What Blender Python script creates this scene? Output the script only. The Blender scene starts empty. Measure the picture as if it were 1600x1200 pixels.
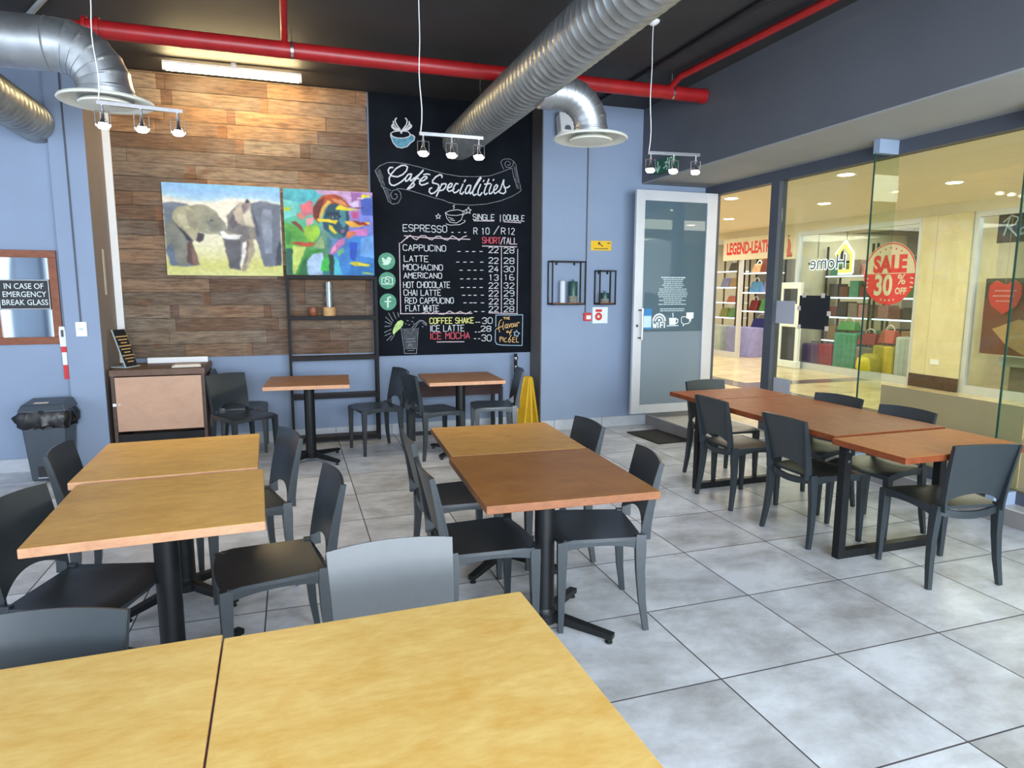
import bpy, math, random
import numpy as np
from mathutils import Vector, Matrix

C = bpy.context.scene.collection
sc = bpy.context.scene
random.seed(7)

# ------------------------------------------------------------------ camera
cam_d = bpy.data.cameras.new('camera')
cam_d.sensor_width = 36.0
cam_d.lens = 36.0 * 1030.67 / 1600.0
cam_d.clip_start = 0.05
cam = bpy.data.objects.new('camera', cam_d)
C.objects.link(cam)
yaw, pit, rol = (math.radians(a) for a in (-18.4275, -8.0740, 0.1722))
fw = Vector((-math.sin(yaw) * math.cos(pit), math.cos(yaw) * math.cos(pit), math.sin(pit)))
rt = Vector((math.cos(yaw), math.sin(yaw), 0.0))
up = rt.cross(fw)
rt2 = math.cos(rol) * rt + math.sin(rol) * up
up2 = -math.sin(rol) * rt + math.cos(rol) * up
m = Matrix((rt2, up2, -fw)).transposed().to_4x4()
m.translation = Vector((0.0, 0.0, 1.585))
cam.matrix_world = m
sc.camera = cam

# ------------------------------------------------------------------ exposure, sky, daylight
sc.view_settings.view_transform = 'Standard'
sc.view_settings.look = 'None'
sc.view_settings.gamma = 1.0
sc.view_settings.use_curve_mapping = False
sc.view_settings.exposure = 0.80

w = bpy.data.worlds.new('sky')
sc.world = w
w.use_nodes = True
w.node_tree.nodes['Background'].inputs[0].default_value = (0.74, 0.86, 1.0, 1)
w.node_tree.nodes['Background'].inputs[1].default_value = 1.2


def area(name, loc, direction, sx, sy, power, col=(1, 1, 1), spread=180):
    l = bpy.data.lights.new(name, 'AREA')
    l.shape = 'RECTANGLE'
    l.size, l.size_y = sx, sy
    l.energy = power
    l.color = col
    l.spread = math.radians(spread)
    o = bpy.data.objects.new(name, l)
    C.objects.link(o)
    o.location = loc
    o.rotation_euler = Vector(direction).to_track_quat('-Z', 'Y').to_euler()
    return o


# daylight through the windows behind the camera and on the left
area('daylight_rear_window', (1.1, -3.3, 1.75), (-0.05, 1, -0.12), 6.6, 2.5, 560, (0.80, 0.90, 1.0))
area('daylight_left_window', (-5.1, 1.6, 1.75), (1, 0, -0.12), 6.8, 2.4, 45, (0.80, 0.90, 1.0))
# shopping passage ceiling light, and the shops' own ceilings
for yy in (-1.5, 2.2, 5.9, 9.6, 12.6):
    area('passage_light', (7.0, yy, 2.80), (0, 0, -1), 2.6, 1.6, 48, (1.0, 0.95, 0.80))
area('homeware_shop_light', (10.4, 9.0, 2.75), (0, 0, -1), 1.6, 2.2, 34, (1.0, 0.95, 0.85))
area('leather_shop_light', (10.6, 12.2, 2.75), (0, 0, -1), 1.8, 2.6, 60, (1.0, 0.96, 0.90))
area('window_display_light', (10.2, 5.2, 2.75), (0, 0, -1), 1.2, 2.5, 40, (1.0, 0.93, 0.82))

# ------------------------------------------------------------------ mesh helpers
class MB:
    def __init__(self):
        self.v, self.f, self.mi = [], [], []
        self.k = 0

    def add(self, vs, fs, mi=0):
        o = len(self.v)
        self.v += [tuple(p) for p in vs]
        self.f += [tuple(i + o for i in f) for f in fs]
        self.mi += [mi] * len(fs)
        return self

    def box(self, lo, hi, mi=0, rz=0.0, pivot=None):
        x0, y0, z0 = lo
        x1, y1, z1 = hi
        vs = [(x0, y0, z0), (x1, y0, z0), (x1, y1, z0), (x0, y1, z0), (x0, y0, z1), (x1, y0, z1), (x1, y1, z1), (x0, y1, z1)]
        if rz:
            px, py = pivot if pivot else ((x0 + x1) / 2, (y0 + y1) / 2)
            c, s = math.cos(rz), math.sin(rz)
            vs = [(px + (x - px) * c - (y - py) * s, py + (x - px) * s + (y - py) * c, z) for x, y, z in vs]
        return self.add(vs, [(0, 3, 2, 1), (4, 5, 6, 7), (0, 1, 5, 4), (1, 2, 6, 5), (2, 3, 7, 6), (3, 0, 4, 7)], mi)

    def cbox(self, c, s, mi=0, rz=0.0):
        return self.box([c[i] - s[i] / 2 for i in range(3)], [c[i] + s[i] / 2 for i in range(3)], mi, rz)

    def tube(self, path, r, n=10, mi=0, cap=True):
        P = [Vector(p) for p in path]
        R = r if isinstance(r, (list, tuple)) else [r] * len(P)
        vs, fs = [], []
        t0 = (P[1] - P[0]).normalized()
        a = Vector((0, 0, 1)) if abs(t0.z) < 0.9 else Vector((1, 0, 0))
        u = t0.cross(a).normalized()
        for i, p in enumerate(P):
            t = (P[min(i + 1, len(P) - 1)] - P[max(i - 1, 0)]).normalized()
            u = (u - t * u.dot(t)).normalized()
            wv = t.cross(u)
            for k in range(n):
                an = 2 * math.pi * k / n
                vs.append(p + (u * math.cos(an) + wv * math.sin(an)) * R[i])
        for i in range(len(P) - 1):
            for k in range(n):
                fs.append((i * n + k, i * n + (k + 1) % n, (i + 1) * n + (k + 1) % n, (i + 1) * n + k))
        if cap:
            fs.append(tuple(range(n - 1, -1, -1)))
            fs.append(tuple((len(P) - 1) * n + k for k in range(n)))
        return self.add(vs, fs, mi)

    def bar(self, path, sizes, side=(1, 0, 0), mi=0):
        """rectangular section swept along a path; sizes = (across, deep) for every point, side = the 'across' direction"""
        P = [Vector(p) for p in path]
        S = Vector(side)
        vs, fs = [], []
        for i, p in enumerate(P):
            t = (P[min(i + 1, len(P) - 1)] - P[max(i - 1, 0)]).normalized()
            a = (S - t * S.dot(t)).normalized()
            b = t.cross(a)
            wa, wb = sizes[i]
            for sa, sb in ((-1, -1), (1, -1), (1, 1), (-1, 1)):
                vs.append(p + a * sa * wa / 2 + b * sb * wb / 2)
        for i in range(len(P) - 1):
            for k in range(4):
                fs.append((i * 4 + k, i * 4 + (k + 1) % 4, (i + 1) * 4 + (k + 1) % 4, (i + 1) * 4 + k))
        e = (len(P) - 1) * 4
        fs += [(3, 2, 1, 0), (e, e + 1, e + 2, e + 3)]
        return self.add(vs, fs, mi)

    def lathe(self, prof, c=(0, 0, 0), n=24, mi=0):
        vs, fs = [], []
        for r, z in prof:
            for k in range(n):
                a = 2 * math.pi * k / n
                vs.append((c[0] + r * math.cos(a), c[1] + r * math.sin(a), c[2] + z))
        for i in range(len(prof) - 1):
            for k in range(n):
                fs.append((i * n + k, i * n + (k + 1) % n, (i + 1) * n + (k + 1) % n, (i + 1) * n + k))
        fs.append(tuple(range(n - 1, -1, -1)))
        fs.append(tuple((len(prof) - 1) * n + k for k in range(n)))
        return self.add(vs, fs, mi)

    def slab(self, fn, nu, nv, t, mi=0):
        """closed sheet of thickness t over fn(u, v), u in -1..1, v in 0..1"""
        G = [[Vector(fn(-1 + 2 * i / nu, j / nv)) for j in range(nv + 1)] for i in range(nu + 1)]
        N = []
        for i in range(nu + 1):
            row = []
            for j in range(nv + 1):
                du = G[min(i + 1, nu)][j] - G[max(i - 1, 0)][j]
                dv = G[i][min(j + 1, nv)] - G[i][max(j - 1, 0)]
                row.append(du.cross(dv).normalized())
            N.append(row)
        vs = [G[i][j] for i in range(nu + 1) for j in range(nv + 1)]
        K = len(vs)
        vs += [G[i][j] - N[i][j] * t for i in range(nu + 1) for j in range(nv + 1)]
        I = lambda i, j: i * (nv + 1) + j
        fs = []
        for i in range(nu):
            for j in range(nv):
                fs.append((I(i, j), I(i + 1, j), I(i + 1, j + 1), I(i, j + 1)))
                fs.append((K + I(i, j), K + I(i, j + 1), K + I(i + 1, j + 1), K + I(i + 1, j)))
        for i in range(nu):
            fs.append((I(i, 0), K + I(i, 0), K + I(i + 1, 0), I(i + 1, 0)))
            fs.append((I(i, nv), I(i + 1, nv), K + I(i + 1, nv), K + I(i, nv)))
        for j in range(nv):
            fs.append((I(0, j), I(0, j + 1), K + I(0, j + 1), K + I(0, j)))
            fs.append((I(nu, j), K + I(nu, j), K + I(nu, j + 1), I(nu, j + 1)))
        return self.add(vs, fs, mi)

    def prism(self, pts, fn, d, mi=0):
        """polygon of (a, b) points; fn(a, b, depth) -> xyz; extruded from depth 0 to d"""
        n = len(pts)
        vs = [fn(a, b, 0) for a, b in pts] + [fn(a, b, d) for a, b in pts]
        fs = [tuple(range(n)), tuple(range(2 * n - 1, n - 1, -1))]
        fs += [(i, i + n, (i + 1) % n + n, (i + 1) % n) for i in range(n)]
        return self.add(vs, fs, mi)

    def stroke(self, pts, w_, fn, d=0.0006, mi=0, n=6):
        """drawn line of width w_ through (a, b) points, lying on the surface given by fn"""
        for (a0, b0), (a1, b1) in zip(pts[:-1], pts[1:]):
            L = math.hypot(a1 - a0, b1 - b0)
            if L < 1e-6:
                continue
            px, py = -(b1 - b0) / L * w_ / 2, (a1 - a0) / L * w_ / 2
            ex, ey = (a1 - a0) / L * w_ * 0.2, (b1 - b0) / L * w_ * 0.2
            q = [(a0 + px - ex, b0 + py - ey), (a0 - px - ex, b0 - py - ey), (a1 - px + ex, b1 - py + ey), (a1 + px + ex, b1 + py + ey)]
            self.k += 1
            self.add([fn(a, b, d + self.k * 1.5e-6) for a, b in q], [(0, 1, 2, 3)], mi)
        return self

    def disc(self, a, b, r, fn, d=0.0006, n=24, mi=0):
        return self.add([fn(a + r * math.cos(2 * math.pi * k / n), b + r * math.sin(2 * math.pi * k / n), d) for k in range(n)], [tuple(range(n))], mi)

    def build(self, name, mats, parent=None, smooth=35, bevel=0.0, recalc=True):
        me = bpy.data.meshes.new(name)
        me.from_pydata(self.v, [], self.f)
        if not isinstance(mats, (list, tuple)):
            mats = [mats]
        for mt in mats:
            me.materials.append(mt)
        if len(mats) > 1:
            me.polygons.foreach_set('material_index', self.mi)
        if recalc:
            import bmesh
            b = bmesh.new()
            b.from_mesh(me)
            bmesh.ops.recalc_face_normals(b, faces=b.faces)
            b.to_mesh(me)
            b.free()
        me.update()
        if smooth:
            me.shade_smooth()
            me.set_sharp_from_angle(angle=math.radians(smooth))
        o = bpy.data.objects.new(name, me)
        C.objects.link(o)
        if parent:
            o.parent = parent
        if bevel:
            md = o.modifiers.new('bevel', 'BEVEL')
            md.width = bevel
            md.segments = 2
            md.limit_method = 'ANGLE'
        return o


def tag(o, label=None, cat=None, group=None, kind=None):
    if label:
        o['label'] = label
    if cat:
        o['category'] = cat
    if group:
        o['group'] = group
    if kind:
        o['kind'] = kind
    return o


def thing(name, loc, rz, label, cat, group=None):
    o = bpy.data.objects.new(name, None)
    o.empty_display_size = 0.1
    C.objects.link(o)
    o.location = loc
    o.rotation_euler = (0, 0, rz)
    return tag(o, label, cat, group)


KIDS = {}


def copy_tree(o, parent=None):
    c = o.copy()
    C.objects.link(c)
    if parent:
        c.parent = parent
    for ch in [x for x in C.objects if x.parent == o]:
        copy_tree(ch, c)
    return c


# ------------------------------------------------------------------ materials
def srgb(r, g, b):
    f = lambda c: (c / 255 / 12.92) if c / 255 <= 0.04045 else ((c / 255 + 0.055) / 1.055) ** 2.4
    return (f(r), f(g), f(b))


def mat(name, col, rough=0.6, metal=0.0, var=0.12, scale=6.0, stretch=(1, 1, 1), spec=0.5, emit=0.0, bump=0.0, coat=0.0, coords='Object'):
    """painted / plastic / metal surface: noise-varied colour"""
    mt = bpy.data.materials.new(name)
    mt.use_nodes = True
    nt = mt.node_tree
    b = nt.nodes['Principled BSDF']
    b.inputs['Roughness'].default_value = rough
    b.inputs['Metallic'].default_value = metal
    b.inputs['Specular IOR Level'].default_value = spec
    b.inputs['Coat Weight'].default_value = coat
    b.inputs['Coat Roughness'].default_value = 0.12
    tc = nt.nodes.new('ShaderNodeTexCoord')
    mp = nt.nodes.new('ShaderNodeMapping')
    mp.inputs['Scale'].default_value = stretch
    nz = nt.nodes.new('ShaderNodeTexNoise')
    nz.inputs['Scale'].default_value = scale
    nz.inputs['Detail'].default_value = 5
    rp = nt.nodes.new('ShaderNodeValToRGB')
    rp.color_ramp.elements[0].position = 0.32
    rp.color_ramp.elements[1].position = 0.68
    rp.color_ramp.elements[0].color = (*[c * (1 - var) for c in col], 1)
    rp.color_ramp.elements[1].color = (*[min(1, c * (1 + var)) for c in col], 1)
    nt.links.new(tc.outputs[coords], mp.inputs[0])
    nt.links.new(mp.outputs[0], nz.inputs[0])
    nt.links.new(nz.outputs[0], rp.inputs[0])
    nt.links.new(rp.outputs[0], b.inputs['Base Color'])
    if emit:
        b.inputs['Emission Color'].default_value = (*col, 1)
        b.inputs['Emission Strength'].default_value = emit
    if bump:
        bp = nt.nodes.new('ShaderNodeBump')
        bp.inputs['Strength'].default_value = bump
        bp.inputs['Distance'].default_value = 0.01
        nt.links.new(nz.outputs[0], bp.inputs['Height'])
        nt.links.new(bp.outputs[0], b.inputs['Normal'])
    return mt


def glow(name, col, strength):
    mt = bpy.data.materials.new(name)
    mt.use_nodes = True
    nt = mt.node_tree
    nt.nodes.remove(nt.nodes['Principled BSDF'])
    e = nt.nodes.new('ShaderNodeEmission')
    e.inputs[0].default_value = (*col, 1)
    e.inputs[1].default_value = strength
    nt.links.new(e.outputs[0], nt.nodes['Material Output'].inputs[0])
    return mt


def glass(name, tint, refl=1.0, rough=0.0, frost=0.0, frost_col=(0.6, 0.65, 0.68)):
    """clear sheet: see-through with a fresnel mirror on top; frost mixes in a translucent film"""
    mt = bpy.data.materials.new(name)
    mt.use_nodes = True
    nt = mt.node_tree
    nt.nodes.remove(nt.nodes['Principled BSDF'])
    tr = nt.nodes.new('ShaderNodeBsdfTransparent')
    tr.inputs[0].default_value = (*tint, 1)
    gl = nt.nodes.new('ShaderNodeBsdfGlossy')
    gl.inputs['Roughness'].default_value = rough
    gl.inputs[0].default_value = (refl, refl, refl, 1)
    fr = nt.nodes.new('ShaderNodeLayerWeight')
    fr.inputs[0].default_value = 0.5
    pw = nt.nodes.new('ShaderNodeMath')
    pw.operation = 'POWER'
    pw.inputs[1].default_value = 5.0
    ma = nt.nodes.new('ShaderNodeMath')
    ma.operation = 'MULTIPLY_ADD'
    ma.inputs[1].default_value = 0.96
    ma.inputs[2].default_value = 0.04
    nt.links.new(fr.outputs['Facing'], pw.inputs[0])
    nt.links.new(pw.outputs[0], ma.inputs[0])
    mx = nt.nodes.new('ShaderNodeMixShader')
    nt.links.new(ma.outputs[0], mx.inputs[0])
    src = tr
    if frost:
        df = nt.nodes.new('ShaderNodeBsdfDiffuse')
        df.inputs[0].default_value = (*frost_col, 1)
        tl = nt.nodes.new('ShaderNodeBsdfTranslucent')
        tl.inputs[0].default_value = (*frost_col, 1)
        m1 = nt.nodes.new('ShaderNodeMixShader')
        m1.inputs[0].default_value = 0.45
        nt.links.new(df.outputs[0], m1.inputs[1])
        nt.links.new(tl.outputs[0], m1.inputs[2])
        m2 = nt.nodes.new('ShaderNodeMixShader')
        m2.inputs[0].default_value = frost
        nt.links.new(tr.outputs[0], m2.inputs[1])
        nt.links.new(m1.outputs[0], m2.inputs[2])
        src = m2
    nt.links.new(src.outputs[0], mx.inputs[1])
    nt.links.new(gl.outputs[0], mx.inputs[2])
    nt.links.new(mx.outputs[0], nt.nodes['Material Output'].inputs[0])
    return mt


def wood(name, dark, light, rough=0.35, coat=0.3, scale=5.0, along='x', blotch=0.55, spec=0.32):
    """veneer: stretched grain over soft blotches"""
    mt = bpy.data.materials.new(name)
    mt.use_nodes = True
    nt = mt.node_tree
    b = nt.nodes['Principled BSDF']
    b.inputs['Roughness'].default_value = rough
    b.inputs['Specular IOR Level'].default_value = spec
    b.inputs['Coat Weight'].default_value = coat
    b.inputs['Coat Roughness'].default_value = 0.25
    tc = nt.nodes.new('ShaderNodeTexCoord')
    oi = nt.nodes.new('ShaderNodeObjectInfo')
    ad = nt.nodes.new('ShaderNodeVectorMath')
    ad.operation = 'ADD'
    cx = nt.nodes.new('ShaderNodeCombineXYZ')
    mu = nt.nodes.new('ShaderNodeMath')
    mu.operation = 'MULTIPLY'
    mu.inputs[1].default_value = 37.0
    nt.links.new(oi.outputs['Random'], mu.inputs[0])
    nt.links.new(mu.outputs[0], cx.inputs[0])
    nt.links.new(mu.outputs[0], cx.inputs[1])
    nt.links.new(tc.outputs['Object'], ad.inputs[0])
    nt.links.new(cx.outputs[0], ad.inputs[1])
    m1 = nt.nodes.new('ShaderNodeMapping')
    m1.inputs['Scale'].default_value = {'x': (1, 2.6, 2.6), 'y': (2.6, 1, 2.6), 'z': (2.6, 2.6, 1)}[along]
    n1 = nt.nodes.new('ShaderNodeTexNoise')
    n1.inputs['Scale'].default_value = scale * 5.5
    n1.inputs['Detail'].default_value = 7
    n1.inputs['Roughness'].default_value = 0.7
    m2 = nt.nodes.new('ShaderNodeMapping')
    m2.inputs['Scale'].default_value = {'x': (1, 2, 2), 'y': (2, 1, 2), 'z': (2, 2, 1)}[along]
    n2 = nt.nodes.new('ShaderNodeTexNoise')
    n2.inputs['Scale'].default_value = scale * 1.3
    n2.inputs['Detail'].default_value = 9
    n2.inputs['Distortion'].default_value = 0.8
    nt.links.new(ad.outputs[0], m1.inputs[0])
    nt.links.new(ad.outputs[0], m2.inputs[0])
    nt.links.new(m1.outputs[0], n1.inputs[0])
    nt.links.new(m2.outputs[0], n2.inputs[0])
    mm = nt.nodes.new('ShaderNodeMix')
    mm.inputs[0].default_value = blotch
    nt.links.new(n1.outputs[0], mm.inputs[2])
    nt.links.new(n2.outputs[0], mm.inputs[3])
    rp = nt.nodes.new('ShaderNodeValToRGB')
    rp.color_ramp.elements[0].position = 0.28
    rp.color_ramp.elements[1].position = 0.72
    rp.color_ramp.elements[0].color = (*dark, 1)
    rp.color_ramp.elements[1].color = (*light, 1)
    nt.links.new(mm.outputs[0], rp.inputs[0])
    nt.links.new(rp.outputs[0], b.inputs['Base Color'])
    return mt


def rust_marks(nt, src):
    """rust-brown stains and grey weathering on old boards"""
    tc = nt.nodes.new('ShaderNodeTexCoord')
    for scale, lo, hi, col, amt in ((3.1, 0.60, 0.70, srgb(96, 64, 38), 0.75), (1.7, 0.50, 0.70, srgb(116, 106, 96), 0.45), (6.5, 0.60, 0.74, srgb(70, 50, 38), 0.5)):
        mp = nt.nodes.new('ShaderNodeMapping')
        mp.inputs['Scale'].default_value = (1.0, 1.0, 2.2)
        mp.inputs['Location'].default_value = (scale, 0, 2 * scale)
        nz = nt.nodes.new('ShaderNodeTexNoise')
        nz.inputs['Scale'].default_value = scale
        nz.inputs['Detail'].default_value = 6
        mr = nt.nodes.new('ShaderNodeMapRange')
        mr.inputs[1].default_value = lo
        mr.inputs[2].default_value = hi
        mr.inputs[4].default_value = amt
        mx = nt.nodes.new('ShaderNodeMix')
        mx.data_type = 'RGBA'
        nt.links.new(tc.outputs['Object'], mp.inputs[0])
        nt.links.new(mp.outputs[0], nz.inputs[0])
        nt.links.new(nz.outputs[0], mr.inputs[0])
        nt.links.new(mr.outputs[0], mx.inputs[0])
        nt.links.new(src, mx.inputs[6])
        mx.inputs[7].default_value = (*col, 1)
        src = mx.outputs[2]
    return src


def attr_mat(name, rough=0.75, grain=0.0, gscale=8.0, coat=0.0, rust=False):
    """colour stored per vertex, times a fine grain stretched along x"""
    mt = bpy.data.materials.new(name)
    mt.use_nodes = True
    nt = mt.node_tree
    b = nt.nodes['Principled BSDF']
    b.inputs['Roughness'].default_value = rough
    b.inputs['Coat Weight'].default_value = coat
    at = nt.nodes.new('ShaderNodeAttribute')
    at.attribute_name = 'Col'
    src = at.outputs['Color']
    if rust:
        src = rust_marks(nt, src)
    if grain:
        tc = nt.nodes.new('ShaderNodeTexCoord')
        mp = nt.nodes.new('ShaderNodeMapping')
        mp.inputs['Scale'].default_value = (0.9, 6, 7)
        nz = nt.nodes.new('ShaderNodeTexNoise')
        nz.inputs['Scale'].default_value = gscale
        nz.inputs['Detail'].default_value = 8
        nz.inputs['Roughness'].default_value = 0.65
        mr = nt.nodes.new('ShaderNodeMapRange')
        mr.inputs[1].default_value = 0.3
        mr.inputs[2].default_value = 0.7
        mr.inputs[3].default_value = 1 - grain
        mr.inputs[4].default_value = 1 + grain
        vm = nt.nodes.new('ShaderNodeVectorMath')
        vm.operation = 'SCALE'
        nt.links.new(tc.outputs['Object'], mp.inputs[0])
        nt.links.new(mp.outputs[0], nz.inputs[0])
        nt.links.new(nz.outputs[0], mr.inputs[0])
        nt.links.new(src, vm.inputs[0])
        nt.links.new(mr.outputs[0], vm.inputs['Scale'])
        src = vm.outputs[0]
    nt.links.new(src, b.inputs['Base Color'])
    return mt


def tile_floor(name, pitch, ox, oy, c_dark, c_light, grout, gw=0.006, rough=0.3, patch=1.0):
    mt = bpy.data.materials.new(name)
    mt.use_nodes = True
    nt = mt.node_tree
    N, L = nt.nodes, nt.links
    b = N['Principled BSDF']
    ge = N.new('ShaderNodeNewGeometry')
    sx = N.new('ShaderNodeSeparateXYZ')
    L.new(ge.outputs['Position'], sx.inputs[0])

    def math_(op, a, b_=None):
        n = N.new('ShaderNodeMath')
        n.operation = op
        for i, v in enumerate((a, b_)):
            if v is None:
                continue
            if isinstance(v, (int, float)):
                n.inputs[i].default_value = v
            else:
                L.new(v, n.inputs[i])
        return n.outputs[0]
    ids, gs = [], []
    for out, off in ((sx.outputs[0], ox), (sx.outputs[1], oy)):
        q = math_('DIVIDE', math_('SUBTRACT', out, off), pitch)
        fl = math_('FLOOR', q)
        fr = math_('SUBTRACT', q, fl)
        d = math_('MINIMUM', fr, math_('SUBTRACT', 1.0, fr))
        gs.append(math_('LESS_THAN', d, gw / pitch / 2))
        ids.append(fl)
    g = math_('MAXIMUM', gs[0], gs[1])
    cid = N.new('ShaderNodeCombineXYZ')
    L.new(ids[0], cid.inputs[0])
    L.new(ids[1], cid.inputs[1])
    wn = N.new('ShaderNodeTexWhiteNoise')
    wn.noise_dimensions = '3D'
    L.new(cid.outputs[0], wn.inputs[0])
    # cloudy cement pattern, shifted per tile
    sh = N.new('ShaderNodeVectorMath')
    sh.operation = 'MULTIPLY_ADD'
    sh.inputs[1].default_value = (3.7, 3.7, 3.7)
    L.new(wn.outputs['Color'], sh.inputs[0])
    L.new(ge.outputs['Position'], sh.inputs[2])
    mp = N.new('ShaderNodeMapping')
    mp.inputs['Scale'].default_value = (0.9, 1.35, 1)
    mp.inputs['Rotation'].default_value = (0, 0, 0.25)
    L.new(sh.outputs[0], mp.inputs[0])
    nz = N.new('ShaderNodeTexNoise')
    nz.inputs['Scale'].default_value = 2.3
    nz.inputs['Detail'].default_value = 11
    nz.inputs['Roughness'].default_value = 0.68
    nz.inputs['Distortion'].default_value = 0.15
    L.new(mp.outputs[0], nz.inputs[0])
    k = math_('ADD', math_('MULTIPLY', nz.outputs[0], patch), math_('MULTIPLY', math_('SUBTRACT', wn.outputs['Value'], 0.5), 0.08))
    rp = N.new('ShaderNodeValToRGB')
    rp.color_ramp.elements[0].position = 0.34 * patch
    rp.color_ramp.elements[1].position = 0.64 * patch
    rp.color_ramp.elements[0].color = (*c_dark, 1)
    rp.color_ramp.elements[1].color = (*c_light, 1)
    L.new(k, rp.inputs[0])
    mx = N.new('ShaderNodeMix')
    mx.data_type = 'RGBA'
    L.new(g, mx.inputs[0])
    L.new(rp.outputs[0], mx.inputs[6])
    mx.inputs[7].default_value = (*grout, 1)
    L.new(mx.outputs[2], b.inputs['Base Color'])
    rr = N.new('ShaderNodeMapRange')
    rr.inputs[3].default_value = rough
    rr.inputs[4].default_value = rough + 0.2
    L.new(nz.outputs[0], rr.inputs[0])
    r2 = math_('MAXIMUM', rr.outputs[0], math_('MULTIPLY', g, 0.9))
    L.new(r2, b.inputs['Roughness'])
    bp = N.new('ShaderNodeBump')
    bp.inputs['Strength'].default_value = 0.4
    bp.inputs['Distance'].default_value = 0.003
    L.new(math_('SUBTRACT', 1.0, g), bp.inputs['Height'])
    L.new(bp.outputs[0], b.inputs['Normal'])
    return mt


M = {}
M['wall'] = mat('blue_grey_wall_paint', srgb(137, 152, 176), 0.75, var=0.03, scale=3)
M['beam'] = mat('slate_paint', srgb(89, 92, 99), 0.7, var=0.05, scale=2)
M['soffit'] = mat('passage_lit_soffit_grey', srgb(150, 152, 152), 0.7, var=0.04, scale=3)  # passage light on the bulkhead underside is put into this lighter grey
M['brownwall'] = mat('taupe_paint', srgb(140, 128, 122), 0.75, var=0.05)
M['greywall'] = mat('dark_grey_paint', srgb(98, 98, 100), 0.75, var=0.05)
M['ceiling'] = mat('black_ceiling_paint', (0.032, 0.030, 0.030), 0.7, var=0.15, scale=2)
M['black'] = mat('black_paint', (0.010, 0.011, 0.013), 0.5, var=0.2)
M['blackmetal'] = mat('black_powder_coat', (0.007, 0.008, 0.009), 0.45, var=0.15, scale=20, spec=0.3)
M['shelfmetal'] = mat('dark_grey_steel', (0.014, 0.013, 0.014), 0.6, var=0.2, spec=0.2)
M['white'] = mat('white_paint', srgb(232, 232, 232), 0.5, var=0.02)
M['alu'] = mat('silver_aluminium', srgb(205, 207, 212), 0.38, metal=0.25, var=0.03)
M['frame_dark'] = mat('slate_frame_paint', srgb(72, 76, 86), 0.5, var=0.05)
M['chair'] = mat('slate_resin', (0.023, 0.030, 0.035), 0.34, var=0.06, scale=30, spec=0.5)
M['chrome'] = mat('brushed_chrome', (0.72, 0.72, 0.74), 0.2, metal=1.0, var=0.05, scale=30)
M['galv'] = mat('galvanised_steel', (0.40, 0.42, 0.42), 0.42, metal=0.85, var=0.18, scale=9)
M['galv2'] = mat('bright_galvanised_steel', (0.50, 0.52, 0.54), 0.40, metal=0.9, var=0.15, scale=7)
M['diff'] = mat('diffuser_white', srgb(218, 218, 205), 0.5, var=0.03)
M['red'] = mat('red_pipe_paint', srgb(156, 24, 27), 0.38, var=0.12, scale=12)
M['chalk'] = mat('chalkboard_black', (0.006, 0.008, 0.012), 0.85, var=0.3, scale=3, spec=0.12)
M['chalk_white'] = mat('white_chalk', srgb(205, 205, 208), 0.9, var=0.15, scale=60)
M['chalk_soft'] = mat('faint_chalk', srgb(120, 122, 126), 0.9, var=0.3, scale=50)
M['chalk_dim'] = mat('smudged_chalk', srgb(70, 74, 80), 0.9, var=0.4, scale=50)
M['chalk_red'] = mat('red_chalk', srgb(200, 80, 92), 0.9, var=0.15, scale=60)
M['chalk_pink'] = mat('pink_chalk', srgb(208, 188, 192), 0.9, var=0.15, scale=60)
M['chalk_yellow'] = mat('yellow_chalk', srgb(220, 216, 130), 0.9, var=0.15, scale=60)
M['chalk_orange'] = mat('orange_chalk', srgb(214, 172, 112), 0.9, var=0.15, scale=60)
M['chalk_blue'] = mat('pale_blue_chalk', srgb(160, 185, 205), 0.9, var=0.15, scale=60)
M['chalk_teal'] = mat('teal_chalk', srgb(86, 140, 158), 0.9, var=0.25, scale=30)
M['chalk_green'] = mat('lime_chalk', srgb(178, 206, 130), 0.9, var=0.2, scale=30)
M['icon'] = mat('icon_green', srgb(88, 150, 122), 0.8, var=0.12, scale=40)
M['icon_fg'] = mat('icon_pale', srgb(205, 228, 212), 0.8, var=0.1, scale=40)
M['planks'] = attr_mat('reclaimed_planks', 0.8, 0.55, 7.0, rust=True)
M['art'] = attr_mat('painted_canvas', 0.65, 0.06, 20.0)
M['canvas_edge'] = mat('canvas_edge', srgb(200, 195, 180), 0.8)
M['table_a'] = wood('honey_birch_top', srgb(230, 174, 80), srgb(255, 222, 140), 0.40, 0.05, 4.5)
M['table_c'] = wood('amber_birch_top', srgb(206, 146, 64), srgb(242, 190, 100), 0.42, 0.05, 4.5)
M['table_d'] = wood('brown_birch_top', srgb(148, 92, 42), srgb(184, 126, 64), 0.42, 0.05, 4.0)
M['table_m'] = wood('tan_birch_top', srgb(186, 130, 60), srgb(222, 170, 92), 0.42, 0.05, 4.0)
M['table_e'] = wood('cherry_top', srgb(128, 64, 29), srgb(168, 95, 46), 0.42, 0.0, 5.0, along='y', spec=0.14)
M['table_e2'] = wood('orange_cherry_top', srgb(164, 88, 32), srgb(198, 120, 50), 0.46, 0.0, 5.0, along='y', spec=0.14)
M['table_b'] = wood('teak_top', srgb(138, 96, 68), srgb(172, 128, 94), 0.42, 0.05, 6.0)
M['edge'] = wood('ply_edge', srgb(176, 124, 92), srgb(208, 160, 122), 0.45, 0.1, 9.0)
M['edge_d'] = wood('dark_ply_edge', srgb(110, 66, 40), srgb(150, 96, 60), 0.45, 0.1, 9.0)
M['edge_e'] = wood('red_ply_edge', srgb(96, 44, 22), srgb(140, 72, 38), 0.45, 0.0, 9.0, along='y')
M['darkwood'] = wood('dark_stained_wood', srgb(62, 48, 42), srgb(98, 78, 66), 0.55, 0.0, 6.0)
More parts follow.
